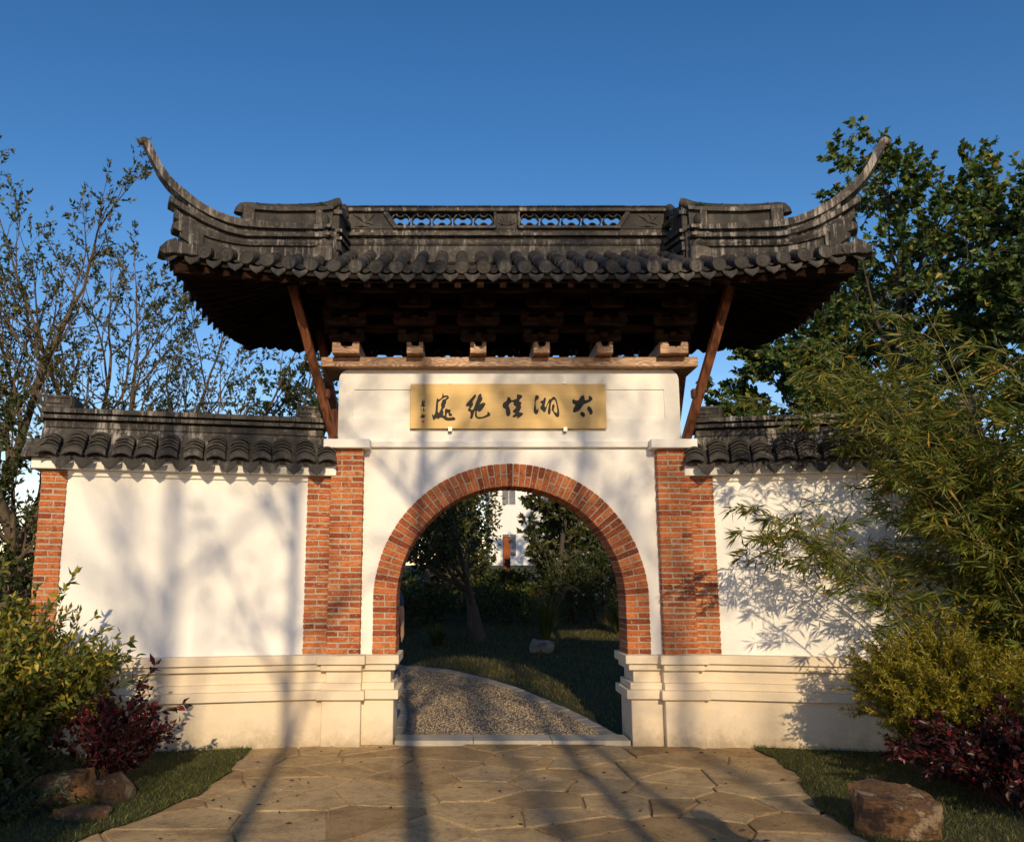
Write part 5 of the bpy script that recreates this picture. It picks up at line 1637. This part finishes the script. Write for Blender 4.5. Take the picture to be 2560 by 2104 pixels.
# white house
house = thing('white_house', 'tall white house wall lit by the sun beyond the garden trees', 'house', (0, 0, 0))
MB().box(0.66, 7.2, 28.0, 34.0, 1.8, 8.2).build('wall', 'housewall', house)
MB().prism([(0.3, 27.6, 8.202), (7.6, 27.6, 8.202), (7.6, 31.0, 9.6), (0.3, 31.0, 9.6)], (0, 0.02, 0.12)).build('roof', 'tile', house)
MB().prism([(0.3, 34.4, 8.202), (7.6, 34.4, 8.202), (7.6, 31.03, 9.6), (0.3, 31.03, 9.6)], (0, 0.0, 0.12)).build('roof', 'tile', house)
for x, z in ((1.5, 5.2), (3.2, 5.2), (4.9, 5.2), (1.5, 3.0), (4.9, 3.0)):
    wn = MB().box(x - .32, x + .32, 27.985, 28.05, z - .5, z + .5).build('window', 'housewall', house)
    MB().box(x - .28, x - .012, 27.975, 27.984, z - .46, z + .46).build('pane', 'glass', wn)
    MB().box(x + .012, x + .28, 27.975, 27.984, z - .46, z + .46).build('pane', 'glass', wn)

# ------------------------------------------------------------------ people
def skin_obj(name, verts, edges, radii, mat, parent, root=0):
    me = bpy.data.meshes.new(name)
    me.from_pydata(verts, edges, [])
    o = put(name, me, mat, parent)
    m = o.modifiers.new('skin', 'SKIN')
    m.use_smooth_shade = True
    sv = me.skin_vertices[0].data
    for i, r_ in enumerate(radii):
        sv[i].radius = (r_, r_) if not isinstance(r_, tuple) else r_
        sv[i].use_root = (i == root)
    o.modifiers.new('subsurf', 'SUBSURF').levels = 2
    o.modifiers['subsurf'].render_levels = 2
    return o

def person(label, loc, rz, hgt, shirt):
    root = thing('person', label, 'person', loc, rz)
    k = hgt / 1.70
    V, E, Rr = [], [], []
    def v(x, y, z, r_, par=None):
        V.append((x * k, y * k, z * k)); Rr.append((r_[0] * k, r_[1] * k) if isinstance(r_, tuple) else r_ * k)
        if par is not None: E.append((par, len(V) - 1))
        return len(V) - 1
    pel = v(0, 0, .92, (.145, .10))
    wa = v(0, 0, 1.08, (.125, .09), pel); ch = v(0, -.005, 1.27, (.150, .105), wa); sh = v(0, 0, 1.40, (.11, .075), ch)
    nk = v(0, 0, 1.47, .052, sh); hd0 = v(0, -.015, 1.54, (.066, .078), nk); hd1 = v(0, -.018, 1.61, (.076, .092), hd0); v(0, -.01, 1.675, (.055, .066), hd1)
    for s in (-1, 1):
        hp = v(s * .09, 0, .86, .085, pel); kn = v(s * .10, -.01, .48, .055, hp); an = v(s * .10, .02, .085, .038, kn); v(s * .11, -.12, .035, (.042, .03), an)
        so = v(s * .175, 0, 1.375, .055, sh); el = v(s * .225, .015, 1.10, .040, so); wr = v(s * .235, -.03, .865, .026, el)
        pm = v(s * .235, -.045, .80, (.022, .036), wr)
        for j, (dy, L) in enumerate(((-.027, .068), (-.009, .078), (.009, .073), (.026, .058))):
            a = v(s * .233, -.05 + dy, .80 - L * .55, .0095, pm); v(s * .223, -.055 + dy, .80 - L, .008, a)
        a = v(s * .222, -.085, .815, .011, pm); v(s * .212, -.10, .785, .009, a)
    skin_obj('body', V, E, Rr, 'skin', root, 0)
    # clothes
    def sub(name, mat, chain, grow):
        V2, E2, R2 = [], [], []
        for (x, y, z, r_, par) in chain:
            V2.append((x * k, y * k, z * k)); R2.append(tuple((q + grow) * k for q in (r_ if isinstance(r_, tuple) else (r_, r_))))
            if par is not None: E2.append((par, len(V2) - 1))
        skin_obj(name, V2, E2, R2, mat, root, 0)
    sub('shirt', shirt, [(0, 0, .90, (.15, .105), None), (0, 0, 1.08, (.13, .095), 0), (0, -.005, 1.27, (.152, .108), 1), (0, 0, 1.41, (.11, .075), 2), (-.175, 0, 1.375, .057, 3), (-.215, .012, 1.16, .046, 4), (.175, 0, 1.375, .057, 3), (.215, .012, 1.16, .046, 6)], .012)
    sub('trousers', 'cloth_dark', [(0, 0, .96, (.145, .10), None), (0, 0, .90, (.148, .105), 0), (-.09, 0, .84, .088, 1), (-.10, -.01, .48, .060, 2), (-.10, .02, .10, .048, 3), (.09, 0, .84, .088, 1), (.10, -.01, .48, .060, 5), (.10, .02, .10, .048, 6)], .010)
    for s in (-1, 1):
        sub('shoe', 'cloth_dark', [(s * .10, .05, .045, (.045, .04), None), (s * .108, -.06, .042, (.05, .036), 0), (s * .113, -.15, .035, (.04, .026), 1)], .006)
    bm = bmesh.new(); bmesh.ops.create_uvsphere(bm, u_segments=18, v_segments=12, radius=1)
    for q in list(bm.verts):
        if q.co.z < -.15 and q.co.y < .25: bm.verts.remove(q)
    for q in bm.verts:
        q.co = Vector((q.co.x * .086, q.co.y * .104 + .004, q.co.z * .105 + 1.615)) * k
    me = bpy.data.meshes.new('hair'); bm.to_mesh(me); bm.free()
    put('hair', me, 'hair', root)
    fm = MB()
    fm.hexa([(x * k, y * k, z * k) for z in (1.565, 1.615) for x, y in ((-.012 if z < 1.6 else -.006, -.118 if z < 1.6 else -.105), (.012 if z < 1.6 else .006, -.118 if z < 1.6 else -.105), (.012, -.09), (-.012, -.09))])
    fm.build('nose', 'skin', root, .003)
    for s in (-1, 1):
        MB().tube([(s * .078 * k, .0, 1.60 * k), (s * .090 * k, .012 * k, 1.60 * k)], [.026 * k, .020 * k], 8).build('ear', 'skin', root, smooth=50)
        MB().tube([(s * .030 * k, -.098 * k, 1.61 * k), (s * .030 * k, -.106 * k, 1.61 * k)], [.010 * k, .006 * k], 8).build('eye', 'hair', root)
    MB().box(-.022 * k, .022 * k, -.105 * k, -.088 * k, 1.533 * k, 1.540 * k).build('mouth', 'seal', root)
    return root
person('person in a blue shirt standing behind the arch jamb, one arm showing', (-1.50, 2.1, ground_z(2.1)), math.pi, 1.66, 'cloth_blue')
person('person in a dark shirt standing beside the photographer, casting a shadow on the paving', (1.58, -6.75, 0.0), math.pi - 0.3, 1.70, 'cloth_dark')

# ------------------------------------------------------------------ trees behind the photographer (their shadows fall on the gate)
TALL = [dict(n=11, ang=48, ratio=0.24, t0=0.56, wig=0.012, trop=0.02, seg=1.0), dict(n=5, ang=40, ratio=0.55, t0=0.2, wig=0.10, trop=0.08), dict(n=4, ang=42, ratio=0.55, t0=0.2, wig=0.12, trop=0.04), dict(wig=0.14, trop=0.0, seg=0.12)]
G4 = 'avenue trees facing the gate'
AV = [(-1.08, -13.5, 10.5, 0.15, 5, 0.0, 3, 'straight avenue tree directly facing the arch'), (-2.2, -15.5, 11.0, 0.11, 6, 0.02, 3, 'avenue tree facing the pair of brick piers near the variegated shrub'), (0.05, -14.0, 10.5, 0.085, 7, 0.06, 3, 'slim avenue tree leaning towards the bamboo side'),
      (-3.5, -24.0, 14.5, 0.15, 8, 0.0, 3, 'farthest avenue tree, in line with the variegated shrub'), (1.6, -26.0, 15.0, 0.15, 9, 0.0, 3, 'avenue tree in line with the brick pier next to the bamboo'), (1.0, -14.5, 10.5, 0.075, 10, -0.05, 3, 'thin avenue tree leaning towards the arch'), (-0.3, -28.0, 16.0, 0.15, 11, 0.0, 3, 'stout avenue tree behind the slim leaning one')]
for g, y, L, r, sd_, ln, per_, lb in AV:
    tree('avenue_tree', lb + ' across the paving', (g - 0.0945 * y, y, -0.03), 200 + sd_, TALL, L, r, (ln, 0, 1), 'leaf_thin', 0.11, 0.45, per_ - 1, 'bark', G4)
LOWT = [dict(n=14, ang=60, ratio=0.24, t0=0.62, wig=0.03, trop=0.03), dict(n=8, ang=45, ratio=0.5, t0=0.15, wig=0.1, trop=0.0), dict(n=5, ang=42, ratio=0.5, t0=0.1, wig=0.12, trop=0.0), dict(wig=0.14, trop=0.0, seg=0.1)]
tree('round_tree', 'dense round-headed tree across the paving from the lone boulder', (5.2, -17.5, -0.03), 301, LOWT, 6.2, 0.14, (0, 0, 1), 'leaf_dark', 0.16, 0.6, 14, 'bark')
tree('round_tree', 'dense round-headed tree across the paving from the broken rocks', (-2.5, -17.0, -0.03), 302, LOWT, 6.0, 0.13, (0, 0, 1), 'leaf_dark', 0.16, 0.6, 12, 'bark')
